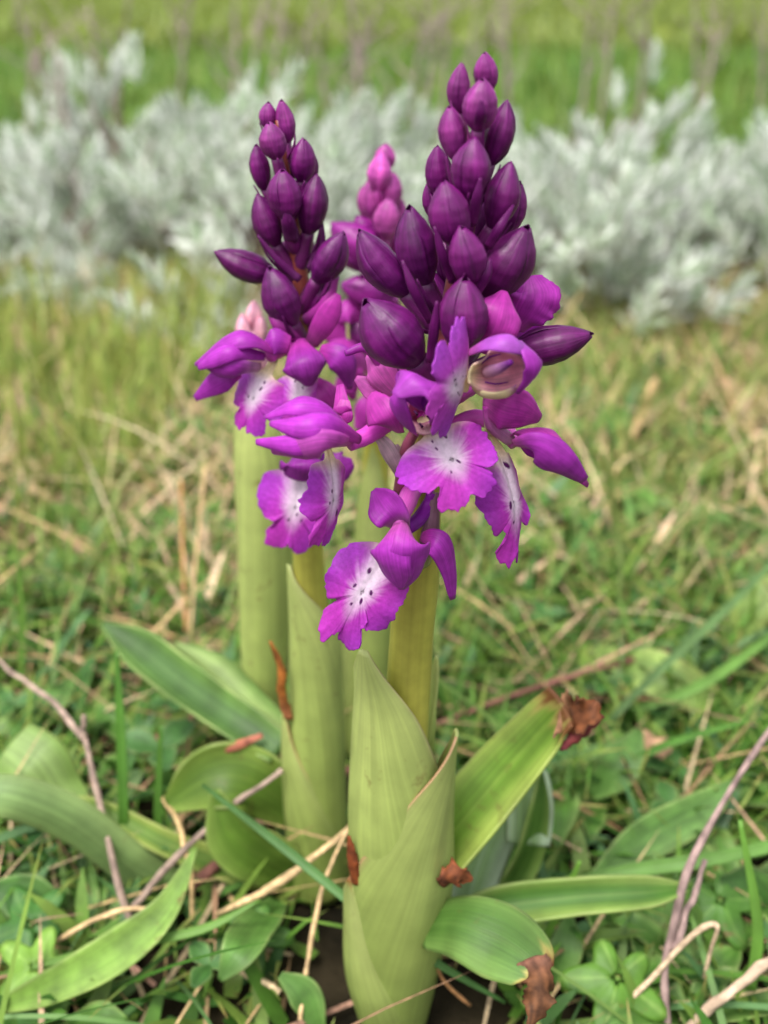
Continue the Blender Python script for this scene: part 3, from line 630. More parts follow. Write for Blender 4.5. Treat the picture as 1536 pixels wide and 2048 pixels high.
    s.sheet('withered_tip', [(1120, 1500, 8), (1160, 1470, 8), (1205, 1430, 9)], [8, 16, 10], V(.2, .9, .2), mat='wither', parent=lf, cup=.8, ruffle=.25, cf=PC(lin(150, 70, 80), lin(130, 60, 60)))
    s.sheet('leaf', [(930, 1830, 6), (960, 1720, 16), (1010, 1610, 24), (1050, 1560, 26), (1062, 1620, 22), (1058, 1690, 18)], [40, 60, 58, 46, 48, 44], V(.0, .95, .3), mat='leaf', thick=.0006, nu=40, nv=17, cup=.5, cf=lc(lin(120, 150, 90), lin(176, 195, 160)))
    s.sheet('leaf', [(1000, 1800, 14), (1050, 1720, 18), (1075, 1620, 20), (1082, 1545, 22)], [30, 36, 26, 5], V(.4, .8, .3), mat='leaf', thick=.0006, nu=26, nv=15, cup=-.5, cf=lc(lin(74, 112, 40), lin(120, 150, 70)))
    s.sheet('leaf', [(880, 1850, 4), (1000, 1815, 6), (1150, 1795, 6), (1290, 1785, 6), (1375, 1775, 8)], [24, 44, 42, 34, 8], V(.1, .6, .8), mat='leaf', thick=.0006, nu=40, nv=17, cup=[-.6, -.9, -1.0, -.8, -.4], cf=lc(lin(70, 112, 34), lin(140, 165, 84)))
    lf = s.sheet('leaf', [(850, 1850, -6), (920, 1850, -12), (1000, 1880, -16), (1060, 1920, -20), (1085, 1950, -22)], [44, 66, 78, 60, 30], V(.1, .6, .85), mat='leaf', thick=.0006, nu=34, nv=19, cup=.45, cf=lc(lin(78, 114, 46), lin(108, 140, 68), .78))
    s.sheet('withered_tip', [(1062, 1915, -20), (1080, 1960, -24), (1078, 2010, -27), (1060, 2060, -29)], [34, 36, 30, 8], V(.1, .9, .4), mat='wither', parent=lf, nu=30, nv=21, cup=1.0, ruffle=.55, rk=4, cren=.25, cf=PC(lin(126, 84, 66), lin(112, 72, 44), vein=.5))
    s.sheet('withered_tip', [(880, 1770, -8), (915, 1755, -9), (945, 1760, -8)], [16, 28, 5], V(.1, .9, .3), mat='wither', cup=1.0, ruffle=.5, rk=4, cren=.25, cf=PC(lin(96, 52, 34), lin(128, 70, 40), vein=.5))

def leafcol(a, b, brown=None):
    a, b = np.asarray(a), np.asarray(b)
    def f(u, v):
        e = sstep(.25, 1.0, np.abs(v+.15*np.sin(u*5)))[:, None]
        c = a*(1-e)+b*e
        m_ = sstep(.93, .985, np.abs(v))[:, None]*.4*(.6+.4*np.sin(u*23+a[1]*90))[:, None]; c = c*(1-m_)+lin(186, 196, 122)*m_
        c = c*(1+.05*np.sin(v*19))[:, None]
        mid = np.exp(-(v/.04)**2)[:, None]*.25; c = c*(1-mid)+b*mid
        if brown is not None:
            uu = u+.05*np.sin(v*7)+.03*np.sin(v*17)+.05*np.abs(v)
            k = sstep(brown, brown+.12, uu)[:, None]; c = c*(1-k)+lin(182, 168, 92)*k
            k = sstep(brown+.10, brown+.2, uu)[:, None]; c = c*(1-k)+lin(138, 90, 54)*k
        return c
    return f

orchid_front()

# ---- slimmer orchid standing behind it to the left
def orchid_left():
    s = Orchid('purple orchid with a short slim bud spike and a drooping lower lip', .180, (640, 1750))
    s.stem([(640, 1760), (634, 1600), (632, 1450), (630, 1300), (618, 1150), (614, 1000), (612, 850), (610, 720), (604, 620), (596, 520), (578, 400), (566, 320), (556, 240)],
           [40, 40, 38, 36, 32, 28, 25, 23, 20, 17, 13, 10, 6], stem_col(np.array([.24, .05, .04]), BOTST, .55, .7))
    B = s.bud; T_, Mm, D = BUD_L, BUD_M, BUD_D
    B(536, 252, 537, 203, 36, 1, T_*.9, drop=.5); B(573, 275, 562, 198, 42, 1, T_*.75, drop=.5); B(551, 308, 538, 243, 53, -3, T_*.85)
    B(527, 368, 512, 287, 44, 0, Mm); B(604, 352, 606, 275, 54, -1, Mm*1.15); B(615, 365, 624, 300, 36, 3, Mm, bract=False)
    B(573, 424, 564, 337, 66, -5, Mm*1.0); B(618, 452, 634, 347, 64, -2, Mm*.75); B(548, 478, 514, 387, 62, -1, Mm*.75)
    B(534, 546, 427, 506, 64, 0, Mm*.75, beak=.03); B(580, 634, 534, 536, 74, -5, D*1.15, beak=.06); B(640, 550, 692, 466, 66, -4, D*1.25, beak=.05)
    B(628, 620, 648, 552, 52, -1, Mm)
    for a in ((575, 355, 580, 290, 40, 6), (590, 450, 592, 370, 48, 7), (600, 545, 612, 460, 50, 7), (585, 560, 568, 480, 48, 7), (610, 680, 622, 600, 52, 8)):
        B(*a, Mm*.85, bract=False)
    bc = PC(BUD_M*1.6+.03, BUD_M*1.2, vein=.25)
    for L, ws in (([(584, 482, -5), (577, 450, -7), (572, 412, -7)], [14, 14, 2]), ([(600, 560, -4), (555, 520, -4), (515, 470, -3)], [8, 7, 2]), ([(620, 540, -3), (640, 490, -3), (644, 440, -2)], [9, 10, 2])):
        s.sheet('bract', L, ws, V(0, 1, .1), nu=14, nv=7, cup=.7, cf=bc)
    s.tube('flower_stalk', [(606, 680, -3), (560, 650, -6), (540, 600, -4)], [14, 16, 10], 'stalk', None, MAG*.45)
    s.tube('flower_stalk', [(612, 640, -2), (650, 610, -4), (668, 550, -4)], [12, 15, 12], 'stalk', None, MAG*.5)
    # hanging flower turned left
    f = s.flower([(608, 720, 0), (575, 695, -5), (540, 712, -9)], [15, 17, 14], [MAG*.7, MAG])
    s.sheet('sepal', [(552, 700, -9), (500, 672, -12), (450, 682, -12), (390, 728, -10)], [10, 24, 22, 5], V(-.1, .5, .85), parent=f, cup=.9, cf=PC(MAG, PURP))
    s.sheet('petal', [(530, 712, -10), (470, 702, -14), (425, 718, -14), (396, 735, -12)], [8, 17, 16, 5], V(-.1, .8, .5), parent=f, cup=.9, cf=PC(PURP, PURP*1.1))
    s.sheet('petal', [(520, 738, -10), (475, 742, -14), (430, 740, -13), (405, 728, -11)], [10, 22, 18, 6], V(0, .9, -.2), parent=f, cup=.9, cf=PC(PALE, PURP))
    s.sheet('sepal', [(480, 745, -10), (440, 762, -11), (390, 797, -9)], [8, 22, 5], V(-.1, .9, .2), parent=f, cup=.5, cf=PC(MAG, PURP*.95))
    s.lip((520, 740, -11), (492, 862, -12), 130, V(-.45, .85, .2), f, fold=.65, seed=11, ruf=.05)
    # flower facing the viewer, half hidden
    f = s.flower([(612, 700, 0), (602, 690, -5), (600, 720, -10)], [13, 15, 12], [MAG*.7, MAG])
    s.sheet('sepal', [(598, 682, -9), (605, 715, -14), (612, 745, -15), (618, 772, -14)], [16, 40, 38, 8], V(0, .85, .5), parent=f, cup=.8, cf=PC(MAG, PURP*.75))
    s.sheet('petal', [(580, 690, -9), (548, 682, -10), (530, 690, -9)], [16, 24, 8], V(-.2, .8, .4), parent=f, cup=.6, cf=PC(MAG, PURP*.9))
    s.sheet('sepal', [(640, 700, -8), (672, 712, -10), (692, 735, -10), (700, 778, -8)], [10, 24, 22, 4], V(.2, .9, .2), parent=f, cup=.5, cf=PC(MAG, PURP*.9))
    s.sheet('sepal', [(622, 692, -4), (644, 655, -6), (664, 618, -6), (676, 588, -5)], [12, 20, 19, 5], V(.2, .9, .2), parent=f, cup=.5, cf=PC(PINK*.9, MAG*1.1))
    s.lip((602, 745, -11), (592, 862, -13), 120, V(.05, .95, .2), f, fold=.5, seed=12, ruf=.05)
    s.sheet('petal', [(630, 760, -9), (650, 790, -11), (668, 830, -10)], [10, 24, 10], V(.3, .9, 0), parent=f, cup=.5, cf=PC(MAG, MAG*.8))
    # lowest flower, its broad lip below the neighbour's hood
    f = s.flower([(614, 880, 0), (606, 890, -5), (604, 925, -9)], [14, 16, 12], [MAG*.7, MAG])
    s.sheet('petal', [(604, 905, -10), (602, 930, -14), (600, 962, -13)], [22, 42, 30], V(-.05, .9, .3), parent=f, cup=.7, cf=PC(DEEP*1.3, PURP*.7))
    s.sheet('sepal', [(640, 915, -9), (680, 935, -10), (706, 925, -9)], [10, 28, 8], V(.2, .9, .2), parent=f, cup=.5, cf=PC(DEEP*1.4, PURP*.75))
    s.lip((602, 942, -12), (578, 1098, -12), 160, V(-.1, .95, .2), f, fold=.4, seed=13, ruf=.05)
    # clasping leaves
    s.sheath([(640, 1765, 0), (636, 1600, 0), (634, 1450, 0), (632, 1300, 0), (624, 1200, 0), (610, 1125, 0)], [58, 56, 54, 50, 44, 30], [100, 105, 110, 125, 140, 165], [3.0, 3.0, 2.9, 2.4, 1.4, .04], sheath_col(SHE_D, SHE_L, 5), seed=7, wave=.02, flare=[0, 0, 0, 0, 0, 4], margin=lin(190, 180, 130))
    s.sheath([(640, 1765, -1), (630, 1650, -1), (618, 1560, -1), (606, 1480, -1), (600, 1410, -1)], [60, 58, 50, 40, 32], [120, 130, 145, 155, 160], [2.7, 2.2, 1.5, .8, .05], sheath_col(SHE_D*.95, SHE_L*.92, 6), seed=8, wave=.02, margin=lin(190, 150, 110))
    s.sheet('withered_tip', [(576, 1440, -4), (562, 1385, -5), (562, 1340, -5), (540, 1282, -4)], [12, 10, 9, 3], V(-.2, .9, .1), mat='wither', cup=.9, ruffle=.3, cf=PC(lin(190, 120, 80), lin(160, 96, 40), vein=.4))
    # spreading leaves to the left
    LC = leafcol
    s.sheet('leaf', [(560, 1500, 2), (470, 1440, 8), (370, 1370, 18), (280, 1300, 28), (205, 1248, 34)], [34, 46, 50, 44, 6], V(-.25, .45, .85), mat='leaf', thick=.0006, nu=40, nv=19, cup=[-.5, -1.0, -1.1, -1.0, -.6], cf=LC(lin(74, 106, 52), lin(106, 140, 70)))
    s.sheet('leaf', [(570, 1470, 6), (500, 1410, 16), (430, 1340, 24), (352, 1288, 30)], [26, 38, 36, 6], V(.1, .8, .5), mat='leaf', thick=.0006, nu=36, nv=17, cup=.8, cf=LC(lin(140, 164, 92), lin(104, 134, 66)))
    s.sheet('leaf', [(590, 1620, 0), (500, 1560, -2), (420, 1560, -3), (335, 1610, -2)], [46, 70, 66, 16], V(-.1, .7, .7), mat='leaf', thick=.0006, nu=36, nv=19, cup=[-.3, -.7, -.8, -.4], ruffle=.1, rk=3, cf=LC(lin(84, 112, 38), lin(114, 138, 56)))
    s.sheet('withered_tip', [(525, 1470, 2), (470, 1492, 0), (420, 1506, 0), (372, 1522, 0)], [5, 10, 9, 3], V(-.1, .7, .6), mat='wither', cup=.9, ruffle=.25, cf=PC(lin(180, 110, 90), lin(170, 100, 76), vein=.4))
    s.sheet('leaf', [(610, 1760, -4), (540, 1720, -8), (470, 1670, -10), (430, 1580, -8)], [40, 62, 60, 10], V(-.2, .8, .5), mat='leaf', thick=.0006, nu=34, nv=17, cup=-.5, cf=LC(lin(100, 134, 48), lin(130, 158, 70)))
    s.sheet('leaf', [(600, 1765, -2), (480, 1740, -6), (340, 1690, -6), (200, 1620, -2), (60, 1590, 4)], [30, 34, 28, 20, 5], V(-.1, .6, .8), mat='leaf', thick=.0006, nu=44, nv=15, cup=-.8, cf=LC(lin(96, 128, 50), lin(150, 165, 80)))
    # wide arched leaf whose tip bends down, its pale back showing
    s.sheet('leaf', [(380, 1790, -6), (270, 1740, -10), (150, 1650, -12), (40, 1600, -14), (-60, 1585, -14)], [36, 46, 50, 48, 40], V(-.2, .75, .65), mat='leaf', thick=.0006, nu=40, nv=19, cup=.75, cf=LC(lin(122, 150, 88), lin(146, 172, 104)))
    s.sheet('leaf', [(150, 1650, -4), (110, 1590, 0), (70, 1530, 2), (20, 1490, 6)], [50, 58, 66, 56], V(.2, .75, .65), mat='leaf', thick=.0006, nu=30, nv=19, cup=.35, cf=LC(lin(140, 166, 96), lin(118, 148, 70)))
orchid_left()

# ---- pink tipped orchid between the two
def orchid_mid():
    s = Orchid('orchid with a pink bud tip rising between the two darker spikes', .218, (735, 1480))
    s.stem([(738, 1490), (744, 1300), (748, 1100), (752, 900), (755, 700), (760, 560), (766, 440), (770, 340)], [30, 30, 28, 26, 22, 18, 13, 6], stem_col(np.array([.30, .08, .14]), BOTST, .55, .7))
    P_ = np.array([.40, .055, .30])
    for a in ((768, 334, 773, 286, 40, 2, 1), (757, 372, 764, 303, 46, -3, 1.2), (745, 428, 738, 357, 40, -1, 1), (781, 412, 786, 343, 42, -1, .9), (772, 468, 778, 394, 52, -5, .9), (735, 434, 724, 372, 30, 2, 1), (797, 452, 804, 398, 30, 2, .85), (790, 520, 806, 450, 40, 1, .7)):
        s.bud(*a[:6], P_*a[6])
    s.bud(752, 520, 662, 446, 92, -3, BUD_M*1.4); s.bud(772, 590, 680, 570, 66, -4, BUD_M*1.5); s.bud(748, 690, 702, 640, 62, -3, BUD_M*.9); s.bud(742, 480, 712, 430, 44, -2, BUD_M*1.6)
    f = s.flower([(756, 700, 0), (715, 690, -4), (690, 706, -6)], [12, 13, 9], [MAG*.6, PALE])
    s.sheet('sepal', [(690, 700, -6), (668, 660, -6), (682, 610, -5)], [8, 22, 6], V(-.1, .9, .2), parent=f, cup=.5, cf=PC(PINK*.8, MAG*.9))
    s.sheet('petal', [(720, 700, -5), (700, 740, -7), (705, 800, -6)], [8, 22, 6], V(-.1, .9, 0), parent=f, cup=.5, cf=PC(PINK*1.1, MAG))
    for L_, ws_, n_ in (([(745, 735, -4), (705, 712, -8), (668, 702, -9), (640, 712, -8)], [10, 26, 24, 6], V(-.2, .8, .5)), ([(735, 760, -4), (700, 765, -8), (672, 790, -8)], [10, 26, 8], V(-.2, .9, .1)),
                        ([(740, 640, -3), (700, 622, -6), (668, 640, -6)], [10, 24, 6], V(-.2, .8, .4)), ([(760, 790, -5), (735, 820, -8), (716, 860, -8)], [10, 24, 8], V(-.1, .95, 0))):
        s.sheet('sepal', L_, ws_, n_, parent=f, cup=.7, cf=PC(PINK, MAG*.8+PURP*.2))
    s.sheath([(738, 1495, 0), (742, 1300, 0), (746, 1150, 0), (750, 1000, 0), (752, 870, 0)], [44, 42, 38, 32, 22], 100, [2.9, 2.9, 2.4, 1.2, .05], sheath_col(SHE_D, SHE_L, 8), seed=9)
    s.sheath([(738, 1495, 0), (724, 1400, 0), (712, 1300, 0), (705, 1190, 0)], [46, 36, 26, 16], 160, [2.4, 1.8, 1.2, .05], sheath_col(SHE_D*.95, SHE_L*.95, 9), seed=10)
orchid_mid()

# ---- pale bud orchid, mostly one tall leaf
def orchid_back():
    s = Orchid('orchid with a tall pale leaf and only a pale pink bud tip showing', .207, (535, 1590))
    s.stem([(535, 1600), (533, 1400), (528, 1200), (522, 1000), (515, 850), (508, 720), (503, 640)], [26, 28, 28, 24, 20, 14, 6], stem_col(np.array([.5, .25, .3]), BOTST, .7, .85))
    pk = np.array([.66, .30, .42])
    for a in ((506, 655, 507, 600, 34, 0), (490, 690, 484, 625, 32, -2), (518, 690, 522, 630, 32, -1), (505, 730, 503, 660, 40, -5), (488, 760, 480, 700, 36, 0), (520, 760, 528, 700, 36, 0)):
        s.bud(*a, pk)
    s.sheath([(536, 1605, 0), (530, 1500, 0), (530, 1380, 0), (532, 1200, 0), (530, 1020, 0), (520, 860, 0), (514, 800, 0)], [34, 40, 42, 52, 54, 48, 30], [90, 90, 95, 95, 95, 95, 95], [2.9, 2.9, 2.7, 2.2, 1.9, 1.2, .1], sheath_col(SHE_D, SHE_L*1.05, 12), seed=12, wave=.02)
    s.sheath([(536, 1605, -1), (532, 1530, -1), (528, 1450, -1), (530, 1380, -1)], [40, 44, 36, 20], 110, [2.6, 2.0, 1.2, .05], sheath_col(SHE_D*.9, SHE_L*.85, 13), seed=13)
orchid_back()

# ------------------------------------------------------------------ silver shrubs
SIL = [lin(226, 229, 218), lin(203, 211, 196), lin(243, 244, 238), lin(174, 193, 160)]
def sprig_mesh(i):
    rs = np.random.default_rng(100+i); Vs, Fs, Cs = [], [], []; off = 0
    Ln = rs.uniform(.85, 1.15); nl = 28
    def add(P, F, c):
        nonlocal off
        Vs.append(P); Fs.extend([tuple(int(k)+off for k in f) for f in F]); Cs.append(c); off += len(P)
    bend = np.array([rs.uniform(-.15, .15), rs.uniform(-.15, .15), 0])
    ax = lambda t: np.array([0, 0, Ln*t])+bend*t*t
    P, F, c, _ = tube_data([ax(0), ax(.5), ax(1)], [.022, .016, .008], n=6, m=5, cf=lambda u, v: np.repeat(lin(170, 168, 140)[None], len(u), 0)); add(P, F, c)
    for k in range(nl):
        t = .12+.86*k/(nl-1); a = k*2.4+rs.uniform(-.3, .3); el = np.interp(t, [0, 1], [1.1, .25])+rs.uniform(-.2, .2)
        d = np.array([math.cos(a)*math.sin(el), math.sin(a)*math.sin(el), math.cos(el)])
        l = np.interp(t, [0, .5, 1], [.42, .46, .26])*rs.uniform(.8, 1.2); o = ax(t)
        pts = [o, o+d*l*.5+np.array([0, 0, .02]), o+d*l+np.array([0, 0, .07])]
        base = SIL[rs.integers(0, 4)]*rs.uniform(.85, 1.1)
        P, F, c, _ = sheet_data(pts, [.02, .062, .024], nrm(np.array([-d[0], -d[1], 1.2])), cup=-.5, nu=5, nv=3, cf=lambda u, v: np.repeat(base[None], len(u), 0)); add(P, F, c)
    me = make_mesh('sprig', np.vstack(Vs), Fs, np.vstack(Cs)); me.materials.append(M['silver']); return me
SPRIGS = [sprig_mesh(i) for i in range(7)]
HOLES = [(PY(305, 480, .68), .030), (PY(345, 455, .68), .022), (PY(1450, 520, .64), .018), (PY(1515, 560, .62), .018), (PY(490, 470, .68), .016)]
def shrub(label, cx, cy, rx, ry, h, n, size=.030, tall=0.0, group='silver shrubs across the meadow edge', seed=0):
    rs = np.random.default_rng(500+seed); cy -= .035; h *= .97
    root = empty('silver_shrub', (cx, cy, 0)); tag(root, label, 'shrub', group)
    Vs, Fs, Cs = [], [], []; off = 0
    for k in range(n):
        a = rs.uniform(0, 2*math.pi); q = math.sqrt(rs.random()); low = rs.random() < .52; q *= 1+.18*math.sin(3*a+seed*1.7)+.10*math.sin(7*a+seed)
        x, y = math.cos(a)*q*rx, math.sin(a)*q*ry
        top = h*(1-.62*q**2)*rs.uniform(.70, 1.06)*(1+.16*math.sin(x*41+seed)+.14*math.sin(y*37+2*seed+x*23))
        if low: top *= rs.uniform(.18, .85)
        if tall and q < .35 and rs.random() < .4: top += tall*rs.uniform(.3, 1.0)
        sz = size*rs.uniform(.75, 1.25); z = max(.004, top-sz*.9)
        wp = np.array([cx+x, cy+y, z+sz*.5])
        if any(abs(wp[0]-h_[0]) < r_ and abs(wp[2]-h_[2]) < r_*.9 and wp[1] < h_[1]+.05 for h_, r_ in HOLES): continue
        o = bpy.data.objects.new('sprig', SPRIGS[rs.integers(0, len(SPRIGS))]); COL.objects.link(o); o.parent = root
        dr = Vector((x/rx*.8+rs.uniform(-.6, .6), y/ry*.8+rs.uniform(-.6, .6)-.15, 1.0)).normalized()
        o.location = (x, y, z); o.rotation_mode = 'QUATERNION'
        o.rotation_quaternion = dr.to_track_quat('Z', 'Y'); o.scale = (sz,)*3
        if k % 2 == 0:
            e = np.array([x, y, z]); b0 = np.array([x*.25, y*.25, -.004]); m_ = (b0+e)/2+np.array([0, 0, z*.12])+rs.uniform(-.006, .006, 3)
            P, F, c, _ = tube_data([b0, m_, e], [.0022, .0015, .0008], n=6, m=5, cf=lambda u, v: np.repeat(lin(128, 110, 100)[None], len(u), 0)*(.8+.4*rs.random()))
            Vs.append(P); Fs.extend([tuple(int(i)+off for i in f) for f in F]); Cs.append(c); off += len(P)
    o = link('branches', make_mesh('branches', np.vstack(Vs), Fs, np.vstack(Cs)), M['wood'], root); tag(o, kind='stuff')
same = 'low silver grey shrub with small felted leaves in a dense row'
k = 0
for cx, cy, rx, ry, h, n in ((-.40, .75, .16, .15, .090, 250), (-.07, .73, .13, .14, .106, 270), (.12, .71, .14, .15, .100, 290), (.30, .68, .14, .15, .098, 290), (.46, .73, .15, .15, .102, 220),
                             (-.06, .90, .15, .10, .112, 130), (.16, .92, .16, .10, .108, 130), (.40, .93, .17, .11, .108, 130)):
    shrub(same, cx, cy, rx, ry, h, n, seed=k); k += 1
shrub('silver grey shrub with a gap of bare stems low at its foot', -.24, .74, .13, .12, .098, 150, seed=21, group=None)
shrub('silver grey shrub with long sprigs standing above its neighbours', -.20, .90, .13, .10, .118, 190, tall=.06, seed=22, group=None)

# thin dead stalks behind the shrubs
def stalk(name, pts, r, mat='wood', col=lin(150, 130, 118), side=None, label=None, cat=None, group=None, n=14):
    c0 = np.asarray(col); org = np.array([pts[0][0], pts[0][1], pts[0][2]])
    cf = lambda u, v: np.repeat(c0[None], len(u), 0)*(1+.15*np.sin(u*14+v*5))[:, None]
    Vs, Fs, Cs, Us = [], [], [], []; off = 0; rk_ = np.random.default_rng(int(abs(org[0]*1e5)+abs(org[1]*1e4)))
    for q, rr in [(pts, r)]+(side or []):
        q = catmull(q, 9); q[1:-1] += rk_.normal(0, 1, (7, 3))*np.mean(rr)*.22
        rr = catmull(rr, 9)[:, 0]*rk_.uniform(.85, 1.2, 9)
        P, F, c, uv = tube_data(q, rr, n=n, m=7, cf=cf, lump=.12, seed=len(Fs))
        Vs.append(P-org); Fs.extend([tuple(int(i)+off for i in f) for f in F]); Cs.append(c); Us.append(uv); off += len(P)
    o = link(name, make_mesh(name, np.vstack(Vs), Fs, np.vstack(Cs), np.vstack(Us)), M[mat]); o.location = tuple(org)
    return tag(o, label, cat, group)
def dead_stalks():
    rs = np.random.default_rng(77)
    for x0, x1, ty, Y in ((150, 105, 75, .80), (210, 175, 5, .95), (375, 392, -60, .92), (505, 535, -40, .90), (525, 570, -10, .97), (690, 700, -60, .95), (700, 770, -40, 1.0), (820, 905, -80, .95), (830, 860, -20, 1.02),
                          (985, 1000, -30, 1.05), (1120, 1180, -40, 1.0), (1190, 1240, -60, 1.05), (1360, 1440, -50, 1.0), (1500, 1536, 0, 1.05), (10, 60, 20, .95), (650, 620, 30, 1.1), (230, 260, -20, 1.0), (440, 470, -30, 1.08), (600, 640, -60, 1.02), (740, 690, -20, .98), (870, 880, -60, 1.1), (930, 960, -20, 1.0), (1050, 1020, -30, 1.1), (1260, 1300, -40, 1.0), (1420, 1390, -30, 1.1), (90, 30, -10, 1.05)):
        top = PY(x1, ty, Y+rs.uniform(-.02, .04)); base = PY(x0, 330, Y); base[2] = -.003
        mid = (base+top)/2+np.array([rs.uniform(-.012, .012), 0, 0])
        side = []
        for q in range(3):
            t = rs.uniform(.45, .85); b = base*(1-t)+top*t; b = catmull([base, mid, top], 50)[int(t*49)]
            side.append(([b, b+np.array([rs.uniform(-.02, .02), rs.uniform(-.01, .01), .022]), b+np.array([rs.uniform(-.035, .035), 0, .05])], [.0011, .0009, .0006]))
        stalk('dead_stalk', [base, mid, top], [.0021, .0017, .0010], col=lin(150, 134, 126)*rs.uniform(.8, 1.15), side=side, label='thin dead grey brown stalk rising out of the silver shrubs', cat='stalk', group='dead stalks among the shrubs')
dead_stalks()

# ------------------------------------------------------------------ single stems, straws and leaves on the ground near the orchids
Zp = lambda L: [PZ(x, y, z*.001) for x, y, z in L]
def straw(L, w_, label, col=ST1, name='dry_straw', group=None, mat='straw', cat='straw', side=None):
    pts = Zp(L); sd = [(Zp(q), [x*m_per_px(PZ(*q[0][:2], q[0][2]*.001)) for x in ws]) for q, ws in (side or [])]
    return stalk(name, pts, [x*m_per_px(p) for x, p in zip(w_, pts)], mat, col, sd, label, cat, group, n=24)
GREYW, TAN, RED = lin(158, 136, 122), lin(206, 174, 128), lin(126, 84, 74)
straw([(268, 1870, 6), (235, 1760, 16), (195, 1590, 26), (168, 1470, 32)], [7, 7, 6, 5], 'grey forked twig standing beside the arched pale leaf', GREYW, 'forked_twig', None, 'wood', 'twig',
      [([(168, 1478, 32), (110, 1410, 34), (40, 1355, 34), (-20, 1310, 34)], [6, 6, 5, 4]), ([(262, 1820, 10), (340, 1730, 18), (450, 1625, 26), (565, 1540, 34)], [8, 7, 6, 5]), ([(168, 1475, 32), (167, 1430, 37)], [6, 5])])
straw([(380, 1775, 10), (480, 1690, 12), (580, 1630, 12), (700, 1530, 10), (870, 1450, 12), (1030, 1388, 14), (1200, 1335, 14), (1340, 1300, 10)], [10, 11, 10, 8, 6, 6, 6, 5], 'reddish brown woody runner passing behind the clasping leaves', RED, 'woody_runner', None, 'wood', 'runner')
straw([(430, 1830, 12), (520, 1788, 16), (600, 1735, 20), (670, 1680, 24), (718, 1632, 28)], [3, 8, 8, 6, 3], 'broad pale straw pointing at the orchid leaf from the left', TAN)
straw([(100, 1890, 8), (180, 1845, 14), (250, 1820, 16), (300, 1818, 16)], [5, 6, 5, 4], 'short curved straw leaning on the forked twig', TAN)
straw([(764, 1704, 46), (850, 1790, 36), (940, 1880, 24), (1012, 1950, 14)], [4, 5, 5, 4], 'straight pale straw leaning across the front orchid leaf', TAN)
straw([(712, 1782, 36), (780, 1810, 34), (850, 1875, 26), (885, 1960, 14), (940, 2010, 6)], [3, 4, 5, 4, 3], 'thin brown straw bending down in front of the orchid leaf', lin(180, 130, 84))
straw([(695, 1660, 28), (650, 1760, 22), (622, 1880, 14), (600, 2040, 6)], [3, 4, 5, 5], 'slim tan straw standing upright left of the orchid base', TAN)
straw([(320, 1590, 22), (358, 1650, 22), (380, 1750, 16), (384, 1840, 8)], [4, 6, 5, 4], 'short hooked tan stem before the green spreading leaf', ST1)
straw([(400, 1925, 8), (470, 1935, 10), (560, 1985, 8)], [6, 7, 6], 'short flat grey straw lying below the clover leaflets', ST3)
straw([(1335, 2060, 4), (1330, 1960, 12), (1350, 1830, 22), (1400, 1690, 32), (1470, 1570, 40), (1560, 1430, 46)], [9, 9, 8, 7, 6, 5], 'long purplish grey dead stem arching up to the right', lin(150, 126, 120), 'arching_twig', None, 'wood', 'twig',
      [([(1345, 1900, 17), (1385, 1800, 22), (1410, 1720, 26)], [8, 7, 5])])
straw([(1190, 2060, 4), (1290, 1970, 12), (1370, 1885, 20), (1425, 1850, 24), (1432, 1870, 22), (1408, 1955, 12)], [6, 6.5, 6, 6, 5, 4], 'pale straw bent over into a sharp hook', lin(196, 170, 140))
straw([(1375, 2060, 6), (1450, 1990, 14), (1545, 1920, 20)], [10, 11, 10], 'thick pale broken stem beside the ivy leaf', lin(190, 164, 140), 'broken_stem', None, 'wood', 'stem')
straw([(1255, 1400, 12), (1330, 1330, 20), (1398, 1272, 26)], [7, 7, 6], 'short brown grey stick poking up out of the turf', lin(160, 136, 122), 'stick', None, 'wood', 'stick')
straw([(380, 1270, 10), (392, 1120, 26), (410, 930, 52)], [3, 4, 4], 'tall thin tan stem with a bare top beside the pale leaf', TAN)
straw([(372, 1265, 8), (366, 1120, 26), (362, 960, 46)], [3, 3, 3], 'tall thin orange tan stem forming a narrow pair with its neighbour', lin(206, 150, 100))
straw([(0, 955, 6), (60, 975, 8), (130, 1030, 6)], [8, 8, 6], 'stout pale stem lying flat in the turf below the tufted grass', ST3)
straw([(1080, 1045, 6), (1150, 1025, 10), (1215, 1028, 10)], [5, 9, 6], 'white bleached curl of straw lying in the turf', lin(226, 214, 196))
straw([(1240, 920, 6), (1275, 850, 16), (1310, 760, 28)], [9, 9, 6], 'leaning tan stem standing in dry turf before the shrubs', ST1)
straw([(300, 1480, 10), (360, 1460, 16), (412, 1395, 22)], [7, 7, 6], 'short reddish stick between the two grooved leaves', RED, 'stick', None, 'wood', 'stick')

def leafy(name, L, ws, n, label, col, cat, mat='herb', group=None, **k):
    pts = Zp(L); hw = [x*m_per_px(p) for x, p in zip(ws, pts)]; org = np.array(pts[0]); org[2] = min(p[2] for p in pts)
    o = sheet(name, pts, hw, n, M[mat], None, org, .0003, cf=col, **k); o.location = tuple(org); return tag(o, label, cat, group)
UP = V(0, .6, .8)
g = lambda a, b: leafcol(a, b)
blade = lambda c: PC(np.asarray(c)*.85, c, vein=.1)
leafy('grass_blade', [(405, 1570, 36), (560, 1690, 34), (740, 1835, 28), (880, 1930, 20), (1010, 2005, 12)], [3, 9, 9, 8, 3], V(.1, .8, .6), 'long dark green blade slanting down across the front orchid leaf', blade(lin(80, 122, 58)), 'grass blade', 'grass', cup=-.4)
leafy('lanceolate_leaf', [(-20, 2020, 4), (100, 1975, 10), (230, 1905, 16), (330, 1820, 22), (392, 1695, 30)], [10, 34, 44, 30, 4], V(-.1, .7, .7), 'long pointed light green leaf curving up from the ground', g(lin(120, 156, 62), lin(140, 172, 80)), 'leaf', cup=-.5, nu=34)
